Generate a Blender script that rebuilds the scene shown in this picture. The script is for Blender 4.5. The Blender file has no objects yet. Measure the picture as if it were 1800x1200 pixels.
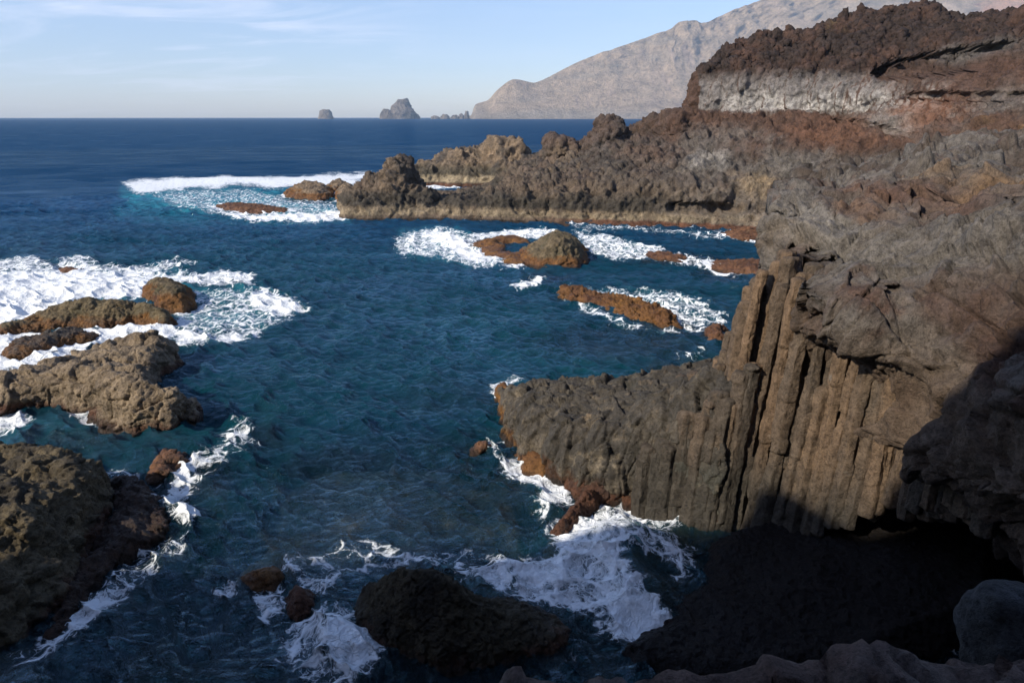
import bpy, math, random
import numpy as np
from mathutils import Vector, kdtree

# ------------------------------------------------------------------ camera, world, sun, exposure
CAMH, FPX, PITCH = 12.0, 1200.0, math.radians(18.2)
scene = bpy.context.scene
COL = scene.collection
cd = bpy.data.cameras.new('camera'); cam = bpy.data.objects.new('camera', cd); COL.objects.link(cam)
cam.location = (0, 0, CAMH); cam.rotation_euler = (math.pi/2 - PITCH, 0, 0)
cd.sensor_width = 36.0; cd.lens = 24.0; cd.clip_start = 0.05; cd.clip_end = 60000
scene.camera = cam
SUN = Vector((-0.70, -0.45, 0.56)).normalized()          # direction towards the sun
world = bpy.data.worlds.new('World'); scene.world = world; world.use_nodes = True
nt = world.node_tree; nt.nodes.clear()
wo = nt.nodes.new('ShaderNodeOutputWorld'); bg = nt.nodes.new('ShaderNodeBackground')
sky = nt.nodes.new('ShaderNodeTexSky'); sky.sky_type = 'NISHITA'; sky.sun_disc = False
sky.sun_elevation = math.asin(SUN.z); sky.sun_rotation = math.atan2(SUN.x, SUN.y)
sky.air_density = 1.0; sky.dust_density = .6; sky.ozone_density = 2.6
bg.inputs['Strength'].default_value = 0.138
# thin cirrus, placed in the sky by direction
tc = nt.nodes.new('ShaderNodeTexCoord'); sep = nt.nodes.new('ShaderNodeSeparateXYZ')
nt.links.new(tc.outputs['Generated'], sep.inputs[0])
def wm(op, a, b=None, c=None):
    n = nt.nodes.new('ShaderNodeMath'); n.operation = op
    for i, v in enumerate((a, b, c)):
        if v is None: continue
        if isinstance(v, (int, float)): n.inputs[i].default_value = v
        else: nt.links.new(v, n.inputs[i])
    return n.outputs[0]
den = wm('ADD', wm('MAXIMUM', sep.outputs['Z'], 0.0), 0.12)
cx = wm('DIVIDE', sep.outputs['X'], den); cy = wm('DIVIDE', sep.outputs['Y'], den)
cmb = nt.nodes.new('ShaderNodeCombineXYZ')
nt.links.new(wm('MULTIPLY', wm('ADD', cx, wm('MULTIPLY', cy, 0.15)), 0.55), cmb.inputs[0])
nt.links.new(wm('MULTIPLY', cy, 1.1), cmb.inputs[1])
cn = nt.nodes.new('ShaderNodeTexNoise'); cn.inputs['Scale'].default_value = 1.5; cn.inputs['Detail'].default_value = 8
cn.inputs['Roughness'].default_value = 0.62; cn.inputs['Distortion'].default_value = 0.9
nt.links.new(cmb.outputs[0], cn.inputs['Vector'])
cr = nt.nodes.new('ShaderNodeMapRange'); cr.inputs['From Min'].default_value = 0.47; cr.inputs['From Max'].default_value = 0.75
cr.inputs['To Max'].default_value = 0.75
nt.links.new(cn.outputs['Fac'], cr.inputs['Value'])
cmix = nt.nodes.new('ShaderNodeMix'); cmix.data_type = 'RGBA'
cmk = wm('MULTIPLY', wm('SUBTRACT', 1.0, wm('MINIMUM', wm('ADD', wm('POWER', wm('MULTIPLY', wm('ADD', sep.outputs['X'], 0.40), 3.2), 2.0), wm('POWER', wm('MULTIPLY', wm('SUBTRACT', sep.outputs['Z'], 0.13), 9.0), 2.0)), 1.0)), cr.outputs[0])
nt.links.new(wm('ADD', cmk, wm('MULTIPLY', cr.outputs[0], .12)), cmix.inputs[0]); nt.links.new(sky.outputs[0], cmix.inputs[6])
cmix.inputs[7].default_value = (7.2, 7.4, 7.6, 1)
tint = nt.nodes.new('ShaderNodeMix'); tint.data_type = 'RGBA'; tint.blend_type = 'MULTIPLY'; tint.inputs[0].default_value = 1; tint.inputs[7].default_value = (.98, .95, 1.06, 1)
nt.links.new(cmix.outputs[2], tint.inputs[6]); nt.links.new(tint.outputs[2], bg.inputs['Color']); nt.links.new(bg.outputs[0], wo.inputs[0])
sd = bpy.data.lights.new('sun', 'SUN'); sun = bpy.data.objects.new('sun', sd); COL.objects.link(sun)
sd.energy = 4.6; sd.angle = math.radians(0.5); sd.color = (1.0, 0.91, 0.77)
sun.rotation_euler = SUN.to_track_quat('Z', 'Y').to_euler(); sun.location = (-60, -60, 60)
scene.view_settings.view_transform = 'Standard'; scene.view_settings.look = 'None'
scene.view_settings.exposure = 0.35; scene.view_settings.gamma = 1.0
scene.render.engine = 'CYCLES'
scene.cycles.max_bounces = 6; scene.cycles.transparent_max_bounces = 12; scene.cycles.volume_bounces = 1
try: scene.cycles.sample_clamp_indirect = 4
except Exception: pass

# ------------------------------------------------------------------ photograph point -> place in the world
cp, sp_ = math.cos(PITCH), math.sin(PITCH)
def ray(px, py):
    u, v = (px-900)/FPX, (600-py)/FPX
    return np.array([u, cp + v*sp_, -sp_ + v*cp])
def PY(px, py, Y):
    d = ray(px, py); return np.array([0, 0, CAMH]) + d*(Y/d[1])
def PZ(px, py, z=0.0):
    d = ray(px, py); return np.array([0, 0, CAMH]) + d*((z-CAMH)/d[2])
def mapxy(X, Y):                      # plan position -> scale-free plan coordinates used to lay out foam and shoals
    t = np.maximum(Y*cp + CAMH*sp_, 0.5)
    return 900 + FPX*X/t, 600 - FPX*(Y*sp_ - CAMH*cp)/t

# ------------------------------------------------------------------ noise
def _h(ix, iy, iz, s):
    with np.errstate(over='ignore'):
        h = (ix.astype(np.uint32)*np.uint32(374761393) + iy.astype(np.uint32)*np.uint32(668265263)
             + iz.astype(np.uint32)*np.uint32(2147483647) + np.uint32((s*1274126177) & 0xffffffff))
        h = (h ^ (h >> np.uint32(13)))*np.uint32(1274126177); h ^= h >> np.uint32(16)
        h = h*np.uint32(2246822519); h ^= h >> np.uint32(13)
    return h
def _f(h): return (h & np.uint32(0xffffff)).astype(np.float32)/np.float32(0xffffff)
def gnoise(P, s=0):                   # gradient noise about -1..1
    P = np.asarray(P, np.float32); I = np.floor(P).astype(np.int32); F = (P - I).astype(np.float32)
    W = F*F*F*(F*(F*6-15)+10); out = np.zeros(len(P), np.float32)
    for dx in (0, 1):
        for dy in (0, 1):
            for dz in (0, 1):
                h = _h(I[:, 0]+dx, I[:, 1]+dy, I[:, 2]+dz, s)
                gx = (h & np.uint32(1023)).astype(np.float32)/511.5-1
                gy = ((h >> np.uint32(10)) & np.uint32(1023)).astype(np.float32)/511.5-1
                gz = ((h >> np.uint32(20)) & np.uint32(1023)).astype(np.float32)/511.5-1
                w = (W[:, 0] if dx else 1-W[:, 0])*(W[:, 1] if dy else 1-W[:, 1])*(W[:, 2] if dz else 1-W[:, 2])
                out += w*(gx*(F[:, 0]-dx)+gy*(F[:, 1]-dy)+gz*(F[:, 2]-dz))
    return out*1.3
def fbm(P, sc, oct=5, rough=.5, s=0, ridged=False):
    P = np.asarray(P, np.float32)/sc; a, t, out = 1.0, 0.0, 0
    for k in range(oct):
        n = gnoise(P*(2.03**k)+k*17.3, s+k)
        if ridged: n = .55-2*np.abs(n)
        out = out + a*n; t += a; a *= rough
    return out/t
def warp(P, sc, amp, s=50):
    return P + amp*np.stack([fbm(P, sc, 2, .5, s+i*7) for i in range(3)], 1)
def cells(P, s=0):                    # F1, F2, id of jittered cells
    P = np.asarray(P, np.float32); I = np.floor(P).astype(np.int32)
    f1 = np.full(len(P), 9, np.float32); f2 = f1.copy(); idd = np.zeros(len(P), np.float32); til = np.zeros(len(P), np.float32)
    for dx in (-1, 0, 1):
        for dy in (-1, 0, 1):
            for dz in (-1, 0, 1):
                a, b, c = I[:, 0]+dx, I[:, 1]+dy, I[:, 2]+dz
                h = _h(a, b, c, s)
                qx = a + .1 + .8*(h & np.uint32(1023)).astype(np.float32)/1023 - P[:, 0]
                qy = b + .1 + .8*((h >> np.uint32(10)) & np.uint32(1023)).astype(np.float32)/1023 - P[:, 1]
                qz = c + .1 + .8*((h >> np.uint32(20)) & np.uint32(1023)).astype(np.float32)/1023 - P[:, 2]
                d = np.sqrt(qx*qx+qy*qy+qz*qz).astype(np.float32)
                n1 = d < f1
                f2 = np.where(n1, f1, np.minimum(f2, d)); h2 = h ^ np.uint32(0x5bd1e995); idd = np.where(n1, _f(h2), idd)
                tl = qx*((h2 & np.uint32(255)).astype(np.float32)/127.5-1) + qy*(((h2 >> np.uint32(8)) & np.uint32(255)).astype(np.float32)/127.5-1) + qz*(((h2 >> np.uint32(16)) & np.uint32(255)).astype(np.float32)/127.5-1)
                til = np.where(n1, tl, til); f1 = np.minimum(f1, d)
    return f1, f2, idd, til
def sstep(a, b, x):
    t = np.clip((x-a)/(b-a), 0, 1); return t*t*(3-2*t)

# ------------------------------------------------------------------ mesh helpers
def mesh_np(name, V, F):
    me = bpy.data.meshes.new(name); F = np.asarray(F, np.int32); k = F.shape[1]
    me.vertices.add(len(V)); me.vertices.foreach_set('co', np.asarray(V, np.float32).ravel())
    me.loops.add(F.size); me.loops.foreach_set('vertex_index', F.ravel())
    me.polygons.add(len(F)); me.polygons.foreach_set('loop_start', np.arange(0, F.size, k, dtype=np.int32))
    me.polygons.foreach_set('loop_total', np.full(len(F), k, np.int32))
    me.update(calc_edges=True); me.validate(); return me
def getV(me):
    a = np.empty(len(me.vertices)*3, np.float32); me.vertices.foreach_get('co', a); return a.reshape(-1, 3)
def getN(me):
    a = np.empty(len(me.vertices)*3, np.float32); me.vertices.foreach_get('normal', a); return a.reshape(-1, 3)
def setattrs(me, col=None, **kw):
    if col is not None:
        at = me.color_attributes.new('Col', 'FLOAT_COLOR', 'POINT')
        c = np.ones((len(me.vertices), 4), np.float32); c[:, :3] = np.clip(col, 0, 1); at.data.foreach_set('color', c.ravel())
    for k, v in kw.items():
        at = me.attributes.new(k, 'FLOAT', 'POINT'); at.data.foreach_set('value', np.asarray(v, np.float32))
def finish(name, me, mat, label, cat, kind=None, group=None, parent=None, smooth=True, base=None):
    V = getV(me)
    if base is None:
        base = np.array([(V[:, 0].min()+V[:, 0].max())/2, (V[:, 1].min()+V[:, 1].max())/2, max(V[:, 2].min(), 0.0)])
    V = V - base; me.vertices.foreach_set('co', V.astype(np.float32).ravel())
    if smooth: me.polygons.foreach_set('use_smooth', np.ones(len(me.polygons), bool))
    me.update(); me.materials.append(mat); me.name = name
    o = bpy.data.objects.new(name, me); COL.objects.link(o); o.location = base
    if parent is not None:
        o.parent = parent; o.location = Vector(base) - parent.location
        if label: o['label'] = label
    else:
        o['label'] = label; o['category'] = cat
        if kind: o['kind'] = kind
        if group: o['group'] = group
    return o
def catmull(A, n, closed=False):      # resample the first axis of A to n samples per span
    A = np.asarray(A, np.float64); m = len(A); out = []
    for i in range(m if closed else m-1):
        if closed: p0, p1, p2, p3 = A[(i-1) % m], A[i], A[(i+1) % m], A[(i+2) % m]
        else: p0, p1, p2, p3 = A[max(i-1, 0)], A[i], A[i+1], A[min(i+2, m-1)]
        for k in range(n):
            t = k/n; q = .5*((2*p1)+(-p0+p2)*t+(2*p0-5*p1+4*p2-p3)*t*t+(-p0+3*p1-3*p2+p3)*t**3)
            out.append(.75*q + .25*(p1*(1-t)+p2*t))
    if not closed: out.append(A[-1])
    return np.array(out)
def closed_loft(G, nu=4, nv=4):       # G[col][row] points, rows form a closed ring; ends capped
    G = catmull(np.array(G), nu); G = np.swapaxes(catmull(np.swapaxes(G, 0, 1), nv, True), 0, 1)
    C, R = G.shape[:2]; V = G.reshape(-1, 3); i = np.arange(C-1)[:, None]*R; j = np.arange(R)[None]; j2 = (j+1) % R
    Q = np.stack([i+j, i+j2, i+R+j2, i+R+j], -1).reshape(-1, 4)
    T = np.concatenate([Q[:, [0, 1, 2]], Q[:, [0, 2, 3]]]); caps = []
    V = np.vstack([V, G[0].mean(0), G[-1].mean(0)]); a = len(V)-2
    for k in range(R):
        k2 = (k+1) % R; caps += [[a, k2, k], [a+1, (C-1)*R+k, (C-1)*R+k2]]
    return V, np.vstack([T, np.array(caps)])
def poly_sd(px, py, poly):            # signed distance, positive inside
    poly = np.asarray(poly, float); d = np.full(px.shape, 1e9); ins = np.zeros(px.shape, bool); n = len(poly)
    for i in range(n):
        ax, ay = poly[i][:2]; bx, by = poly[(i+1) % n][:2]; ex, ey = bx-ax, by-ay
        t = np.clip(((px-ax)*ex+(py-ay)*ey)/(ex*ex+ey*ey+1e-12), 0, 1)
        d = np.minimum(d, np.hypot(px-ax-t*ex, py-ay-t*ey))
        c = ((ay > py) != (by > py)) & (px < ex*(py-ay)/(ey if abs(ey) > 1e-12 else 1e-12)+ax); ins ^= c
    return np.where(ins, d, -d)
def heightfield_solid(X0, X1, Y0, Y1, st, hfun, bottom=-2.0):
    nx, ny = int((X1-X0)/st)+2, int((Y1-Y0)/st)+2
    gx, gy = np.meshgrid(X0+st*np.arange(nx), Y0+st*np.arange(ny), indexing='ij')
    h = hfun(gx.ravel(), gy.ravel()).reshape(nx, ny); keep = h > bottom+.15
    cm = keep[:-1, :-1] & keep[1:, :-1] & keep[:-1, 1:] & keep[1:, 1:]
    n = nx*ny; idx = np.arange(n).reshape(nx, ny)
    V = np.vstack([np.stack([gx.ravel(), gy.ravel(), np.maximum(h.ravel(), bottom+.1)], 1), np.stack([gx.ravel(), gy.ravel(), np.full(n, bottom)], 1)])
    a, b, c, d = idx[:-1, :-1][cm], idx[1:, :-1][cm], idx[1:, 1:][cm], idx[:-1, 1:][cm]
    F = [np.stack([a, b, c, d], 1), np.stack([d, c, b, a], 1)+n]
    pc = np.pad(cm, 1)
    for (sl, p, q) in ((pc[:-2, 1:-1], a, d), (pc[2:, 1:-1], c, b), (pc[1:-1, :-2], b, a), (pc[1:-1, 2:], d, c)):
        m = ~sl[cm]; F.append(np.stack([p[m], p[m]+n, q[m]+n, q[m]], 1)[:, ::-1])
    F = np.vstack(F); used, inv = np.unique(F, return_inverse=True)
    return V[used], inv.reshape(F.shape)
def remesh(parts, voxel, smooth=2):   # union of closed shells -> even voxel skin
    vs, fs, off = [], [], 0
    for V, F in parts:
        F = np.asarray(F)
        if F.shape[1] == 4: F = np.concatenate([F[:, [0, 1, 2]], F[:, [0, 2, 3]]])
        vs.append(V); fs.append(F+off); off += len(V)
    me = mesh_np('raw', np.vstack(vs), np.vstack(fs)); o = bpy.data.objects.new('raw', me); COL.objects.link(o)
    m = o.modifiers.new('r', 'REMESH'); m.mode = 'VOXEL'; m.voxel_size = voxel; m.adaptivity = 0
    if smooth:
        s = o.modifiers.new('s', 'SMOOTH'); s.iterations = smooth; s.factor = .5
    dg = bpy.context.evaluated_depsgraph_get(); dg.update()
    out = bpy.data.meshes.new_from_object(o.evaluated_get(dg)); bpy.data.objects.remove(o); bpy.data.meshes.remove(me)
    return out
def cellrock(P, size, squash=1.0, s=0, wa=.25):
    Q = warp(P, size*2.5, size*wa, s+3) if wa else P
    Q = Q/np.array([size, size, size*squash]); f1, f2, i, tl = cells(Q, s); return tl, f2-f1, i
def displace(me, layers, guard=None):
    """layers: ('fbm',amp,scale,oct,ridged) / ('cell',amp,size,squash,crack) / ('flute',amp,scale,stretch), all along the undisturbed, softened normal"""
    V, N = getV(me), getN(me).astype(np.float64); E = np.empty(len(me.edges)*2, np.int32); me.edges.foreach_get('vertices', E); E = E.reshape(-1, 2)
    for _ in range(4):
        S = N*1.0
        for c in range(3):
            S[:, c] += np.bincount(E[:, 0], N[E[:, 1], c], len(N)) + np.bincount(E[:, 1], N[E[:, 0], c], len(N))
        N = S/np.maximum(np.linalg.norm(S, axis=1), 1e-9)[:, None]
    m = 1.0 if guard is None else guard(V); d = np.zeros(len(V)); W = V
    for k, L in enumerate(layers):
        if L[0] == 'fbm': d += L[1]*fbm(W, L[2], L[3], .55, 11*k+5, L[4])
        elif L[0] == 'flute': d += L[1]*fbm(warp(W, L[2]*3, L[2]*.5, 31)/np.array([1, 1, L[3]]), L[2], 4, .5, 9*k+3, True)
        elif L[0] == 'bulge':             # smooth lobes with sharp creases
            d += L[1]*(np.abs(fbm(warp(W, L[2]*2, L[2]*.6, 9+k)*np.array([1, 1, L[3]]), L[2], 3, .45, 7*k+3))*2-.4)
        else:
            tl, e, i = cellrock(W, L[2], L[3], 13*k+2)
            d += L[1]*((i-.5)*.8 + tl*1.1) - L[4]*(1-sstep(0, .08, e))
    V = V + N*(d*m)[:, None]; me.vertices.foreach_set('co', V.astype(np.float32).ravel()); me.update()
    return me

# ------------------------------------------------------------------ colours (albedo)
C = {k: np.array(v) for k, v in dict(balgae=(.05, .028, .018), 
    tan=(.235, .17, .11), brown=(.115, .082, .062), grey=(.14, .125, .11), dgrey=(.08, .068, .057), scoria=(.085, .048, .034),
    dark=(.045, .032, .027), white=(.5, .47, .43), algae=(.23, .11, .03), ralgae=(.10, .045, .025), barn=(.36, .285, .18),
    wet=(.028, .02, .015), olive=(.085, .075, .045), rust=(.2, .1, .05), straw=(.3, .2, .09)).items()}
def mixc(a, b, t):
    t = np.clip(t, 0, 1)[:, None] if np.ndim(t) else t
    return a*(1-t)+b*t
def full(n, c): return np.tile(C[c] if isinstance(c, str) else c, (n, 1)).astype(np.float64)
def tide(V, col, alg=.35, barn=0.0, barn_w=.7, seed=0, strength=1.0, algc='algae', wetz=.25):
    n = fbm(V, 1.6, 4, .55, 60+seed); n2 = fbm(V, .5, 3, .6, 70+seed); z = V[:, 2] + .75*n + .35*n2
    if barn: col = mixc(col, C['barn']*(1+.5*n2)[:, None], strength*sstep(alg, alg+.2, z)*(1-sstep(barn-.2, barn+barn_w, z))*(.55+.7*n2))
    col = mixc(col, mixc(full(len(V), algc), C['ralgae'], .5+1.2*n), (1-sstep(alg-.15, alg+.25, z)))
    return mixc(col, C['wet'], .85*(1-sstep(wetz-.25, wetz+.05, V[:, 2]+.15*n2)))
def patches(V, col, pts):             # (px,py,Y, radius, colour, strength)
    for k, (px, py, Y, r, c, s) in enumerate(pts):
        p = PY(px, py, Y); d = np.linalg.norm((V-p)/np.array(r if isinstance(r, tuple) else (r, r, r)), axis=1)
        nz = fbm(V, (max(r) if isinstance(r, tuple) else r)*.6, 4, .6, 200+k)
        col = mixc(col, C[c] if isinstance(c, str) else np.array(c), s*.9*(1-sstep(.25, 1.35, d+1.5*nz)))
    return col

# ------------------------------------------------------------------ materials
def new_mat(name):
    m = bpy.data.materials.new(name); m.use_nodes = True; t = m.node_tree; t.nodes.clear(); return m, t
def N_(t, typ, **kw):
    n = t.nodes.new(typ)
    for k, v in kw.items():
        if k in n.inputs: n.inputs[k].default_value = v
        else: setattr(n, k, v)
    return n
def mth(t, op, a, b=None, c=None, clamp=False):
    n = t.nodes.new('ShaderNodeMath'); n.operation = op; n.use_clamp = clamp
    for i, v in enumerate((a, b, c)):
        if v is None: continue
        if isinstance(v, (int, float)): n.inputs[i].default_value = v
        else: t.links.new(v, n.inputs[i])
    return n.outputs[0]
def noise(t, pos, scale, detail=6, rough=.6, dist=0.0):
    n = N_(t, 'ShaderNodeTexNoise', Scale=scale, Detail=detail, Roughness=rough, Distortion=dist); t.links.new(pos, n.inputs['Vector']); return n.outputs['Fac']
def mrange(t, v, a, b, c=0.0, d=1.0, smooth=False):
    n = t.nodes.new('ShaderNodeMapRange'); n.interpolation_type = 'SMOOTHSTEP' if smooth else 'LINEAR'
    for i, x in enumerate((a, b, c, d)): n.inputs[i+1].default_value = x
    t.links.new(v, n.inputs[0]); return n.outputs[0]
def rock_mat(name, grain, bump, rough=.85, contrast=.5, pit=.3, spec=.25, streak=0):
    """grain = size in metres of the finest stone texture"""
    m, t = new_mat(name); out = N_(t, 'ShaderNodeOutputMaterial'); b = N_(t, 'ShaderNodeBsdfPrincipled', Roughness=rough)
    b.inputs['Specular IOR Level'].default_value = spec
    g = N_(t, 'ShaderNodeNewGeometry'); pos = g.outputs['Position']
    at = N_(t, 'ShaderNodeAttribute', attribute_name='Col')
    n1 = noise(t, pos, .12/grain, 9, .68, .3); n2 = noise(t, pos, 1.0/grain, 6, .65)
    v = N_(t, 'ShaderNodeTexVoronoi', Scale=.5/grain, feature='DISTANCE_TO_EDGE'); t.links.new(pos, v.inputs['Vector'])
    f = mth(t, 'ADD', mrange(t, n1, .3, .7, 1-contrast, 1+contrast), mrange(t, n2, .3, .7, -contrast*.55, contrast*.55))
    n3 = noise(t, pos, .45/grain, 7, .7, .5); sp3 = mrange(t, n3, .38, .50, 1-contrast*.9, 1.0); f = mth(t, 'MULTIPLY', mth(t, 'MAXIMUM', f, .15), sp3)
    mul = N_(t, 'ShaderNodeVectorMath', operation='SCALE'); t.links.new(at.outputs['Color'], mul.inputs[0]); t.links.new(f, mul.inputs['Scale'])
    t.links.new(mul.outputs[0], b.inputs['Base Color'])
    crack = mrange(t, v.outputs['Distance'], 0, .12, 0, 1)
    h = mth(t, 'ADD', mth(t, 'ADD', mth(t, 'MULTIPLY', n1, 3.0), mth(t, 'MULTIPLY', n3, 2.2)), mth(t, 'ADD', mth(t, 'MULTIPLY', n2, 1.0), mth(t, 'MULTIPLY', crack, pit)))
    bp = N_(t, 'ShaderNodeBump', Strength=1.0, Distance=bump); t.links.new(h, bp.inputs['Height']); t.links.new(bp.outputs[0], b.inputs['Normal'])
    wet = mrange(t, N_(t, 'ShaderNodeSeparateXYZ').outputs[2], 0, 1)  # replaced below
    sx = N_(t, 'ShaderNodeSeparateXYZ'); t.links.new(pos, sx.inputs[0])
    wz = mth(t, 'ADD', sx.outputs[2], mrange(t, n1, .3, .7, -.25, .25))
    t.links.new(mrange(t, wz, .15, .7, .35, rough), b.inputs['Roughness'])
    t.links.new(b.outputs[0], out.inputs[0]); return m
M_near = rock_mat('near_basalt', .04, .03, contrast=.48)
M_col = rock_mat('column_basalt', .045, .03, contrast=.5, pit=.2)
M_mid = rock_mat('shore_rock', .06, .035, contrast=.5, pit=.5)
M_far = rock_mat('headland_rock', .16, .10, contrast=.5, pit=.3)
M_foot = rock_mat('ledge_rock', .012, .010, contrast=.5, pit=.3)
M_mount = rock_mat('mountain_rock', 9.0, 9.0, rough=1.0, contrast=.36, pit=.1, spec=0)

# ------------------------------------------------------------------ rocks from outlines
WL = []                                # waterline points of every rock, for the foam
def note_water(V):
    m = np.abs(V[:, 2]) < .12; q = V[m][::4]; WL.append(q[:, :2])
def outline_rock(name, outline, tops, label, cat='rock', voxel=.05, edge=.8, layers=(), colfn=None, mat=None, kind=None, group=None, rimn=.35, power=.6, bottom=-1.6):
    W = np.array([PZ(p[0], p[1], p[2] if len(p) > 2 else 0)[:2] for p in outline])
    T = np.array([PZ(*p) for p in tops])
    def h(x, y):
        P = np.stack([x, y, 0*x], 1); sdv = poly_sd(x, y, W) + rimn*edge*fbm(P, edge*1.6, 4, .55, len(outline))
        w = [1/(((x-a)**2+(y-b)**2)+.15*edge**2)**1.5 for a, b, _ in T]; H = sum(wi*c for wi, (_, _, c) in zip(w, T))/sum(w)
        d = np.clip(sdv/edge, -1.2, 1); s = np.where(d > 0, np.abs(d)**power, d*1.6)
        return np.where(d > 0, H*s, s*abs(bottom)*.8)
    X0, Y0 = W.min(0)-edge*1.5; X1, Y1 = W.max(0)+edge*1.5
    st = max(voxel*2.2, .06)
    me = remesh([heightfield_solid(X0, X1, Y0, Y1, st, h, bottom)], voxel, 3); displace(me, layers)
    V = getV(me); note_water(V); setattrs(me, colfn(V, getN(me)))
    return finish(name, me, mat or M_mid, label, cat, kind, group)

# ================================================================== LARGE STRUCTURE
# ---- seabed and sea share one plan layout of shoals
SHOALS = [  # px, py centre on the water plane, half sizes in px, top depth
    (720, 880, 340, 110, -.42), (640, 820, 220, 50, -.7), (560, 960, 220, 60, -.45), (930, 820, 120, 60, -.5), (330, 840, 130, 60, -.45), (240, 930, 110, 90, -.35),
    (1090, 600, 190, 40, -.8), (1200, 585, 70, 22, -.4), (960, 490, 60, 12, -.3), (850, 430, 60, 16, -.3), (1180, 455, 120, 14, -.5), (1270, 480, 60, 22, -.4),
    (560, 1060, 110, 60, -.5), (900, 1000, 260, 60, -.5), (1120, 1000, 180, 120, -.45), (200, 1020, 120, 110, -.4), (120, 770, 110, 25, -1.0), (450, 770, 80, 30, -1.0),
    (560, 350, 90, 14, -.4), (450, 372, 90, 10, -.3), (60, 640, 260, 60, -.3), (60, 1000, 120, 150, -.3), (1500, 1050, 330, 170, -.5), (1000, 1130, 500, 90, -.7), (350, 1130, 300, 90, -1.3), (1180, 640, 60, 25, -1.2), (800, 700, 140, 40, -1.8), (750, 800, 200, 60, -1.4)]
def seabed_z(X, Y):
    px, py = mapxy(X, Y); P = np.stack([X, Y, 0*X], 1)
    n = fbm(P, 3.0, 5, .58, 31); z = -6.0 - 2.5*sstep(60, 200, np.hypot(X, Y)) + 1.2*fbm(P, 9, 3, .5, 35)
    for a, b, rx, ry, top in SHOALS:
        d = np.sqrt(((px-a)/rx)**2+((py-b)/ry)**2) + .5*n
        z = np.maximum(z, -6+(top+6)*(1-sstep(.45, 1.35, d)))
    return np.minimum(z + .55*n, -.18)
def fan_grid(r, th_dense, nd, nc):
    a = math.radians(th_dense)
    th = np.concatenate([np.linspace(-a, a, nd), np.linspace(a, 2*math.pi-a, nc+2)[1:-1]])
    R, T = np.meshgrid(r, th, indexing='ij'); X, Y = (R*np.sin(T)).ravel(), (R*np.cos(T)).ravel()
    m = len(th); i = np.arange(len(r)-1)[:, None]*m; j = np.arange(m)[None]; j2 = (j+1) % m
    F = np.stack([i+j, i+j2, i+m+j2, i+m+j], -1).reshape(-1, 4); return X, Y, R.ravel(), F
X, Y, R, F = fan_grid(np.geomspace(3, 320, 230), 46, 260, 60)
zb = seabed_z(X, Y); V = np.stack([X, Y, zb], 1); me = mesh_np('seabed', V, F[:, ::-1])
P = V.copy(); n = fbm(P, 1.4, 5, .6, 40)-.25*sstep(20, 13, V[:, 1]); n2 = fbm(P, 5, 3, .5, 44)  # bed colour darkened towards the foreground to deepen the shade there
col = mixc(full(len(V), (.10, .05, .03)) if False else np.tile(np.array((.06, .032, .02)), (len(V), 1)), np.array((.30, .14, .05)), sstep(.0, .5, n))
col = mixc(col, np.array((.05, .045, .03)), sstep(.0, .5, n2)); setattrs(me, col)
M_bed = rock_mat('seabed_rock', .08, .05, contrast=.6)
finish('seabed', me, M_bed, 'brown weed covered rock bottom seen through the shallow water', 'seabed', 'structure', base=np.array([0, 0, -6.]))
WL_SEA = True

# ---- mountain across the bay
cols = [(815, 206, 4400, 3900), (828, 203, 4400, 3900), (836, 184, 4400, 3900), (858, 176, 4420, 3920), (875, 158, 4430, 3920), (902, 140, 4450, 3950), (938, 146, 4500, 3950), (965, 136, 4600, 3950), (990, 122, 4650, 3980),
        (1020, 108, 4700, 4000), (1060, 93, 4750, 4000), (1110, 76, 4850, 4000), (1150, 62, 4900, 4000), (1176, 54, 4950, 4000), (1190, 43, 4980, 4000), (1214, 39, 5000, 4000), (1238, 43, 5030, 4000), (1262, 31, 5060, 4000),
        (1300, 15, 5100, 4000), (1340, 2, 5150, 3980), (1400, -12, 5200, 3950), (1500, -45, 5250, 3900), (1650, -80, 5300, 3800), (1850, -110, 5300, 3700), (2150, -120, 5200, 3600), (2600, -110, 5000, 3400)]
G = []
for k, (px, py, Yc, Yb) in enumerate(cols):
    c = PY(px, py, Yc); b = PY(px, 208, Yb); b[2] = -15; r = []
    for f, g in ((0, 0), (.12, .05), (.3, .2), (.5, .4), (.7, .62), (.86, .84)):
        q = b*(1-f)+c*f; q[2] = -15+(c[2]+15)*g; q = np.array([q[0], q[1], q[2]]); r.append(q)
    r.append(c); r.append(c+np.array([0, 45, -35])); bk = c*1.0; bk[1] += 900; bk[2] *= .7; r.append(bk); e = c*1.0; e[1] += 1500; e[2] = -15; r.append(e); r.append((b+e)/2*np.array([1, 1, 0])+np.array([0, 0, -16])); G.append(r)
Vm, Fm = closed_loft(G, 12, 22); me = mesh_np('mountain', Vm, Fm)
V = getV(me); S = np.stack([V[:, 0]/1.0, V[:, 1]*.4, V[:, 2]*.38], 1)
hgt = sstep(0, 60, V[:, 2]); gul = fbm(warp(S, 500, 120, 5), 420, 6, .55, 8, True); fine = fbm(V, 70, 5, .6, 15)
N = getN(me); strata = np.abs(gnoise(np.stack([V[:, 0]/900, V[:, 1]/900, V[:, 2]/38+.5*fbm(V, 300, 3, .5, 22)], 1), 4))
V2 = V + np.array([0, -.9, .10])*((gul*190 + fine*60 + strata*30)*hgt*np.clip(V[:, 2]/650, .05, 1)**1.2)[:, None]
me.vertices.foreach_set('co', V2.astype(np.float32).ravel()); me.update()
b1 = fbm(V*np.array([.25, .25, 1.6]), 120, 5, .55, 33); b2 = fbm(V, 500, 4, .6, 36); dr = fbm(np.stack([V[:, 0]*1.0, V[:, 1]*.2, V[:, 2]*.12], 1), 60, 5, .6, 39)
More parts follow.
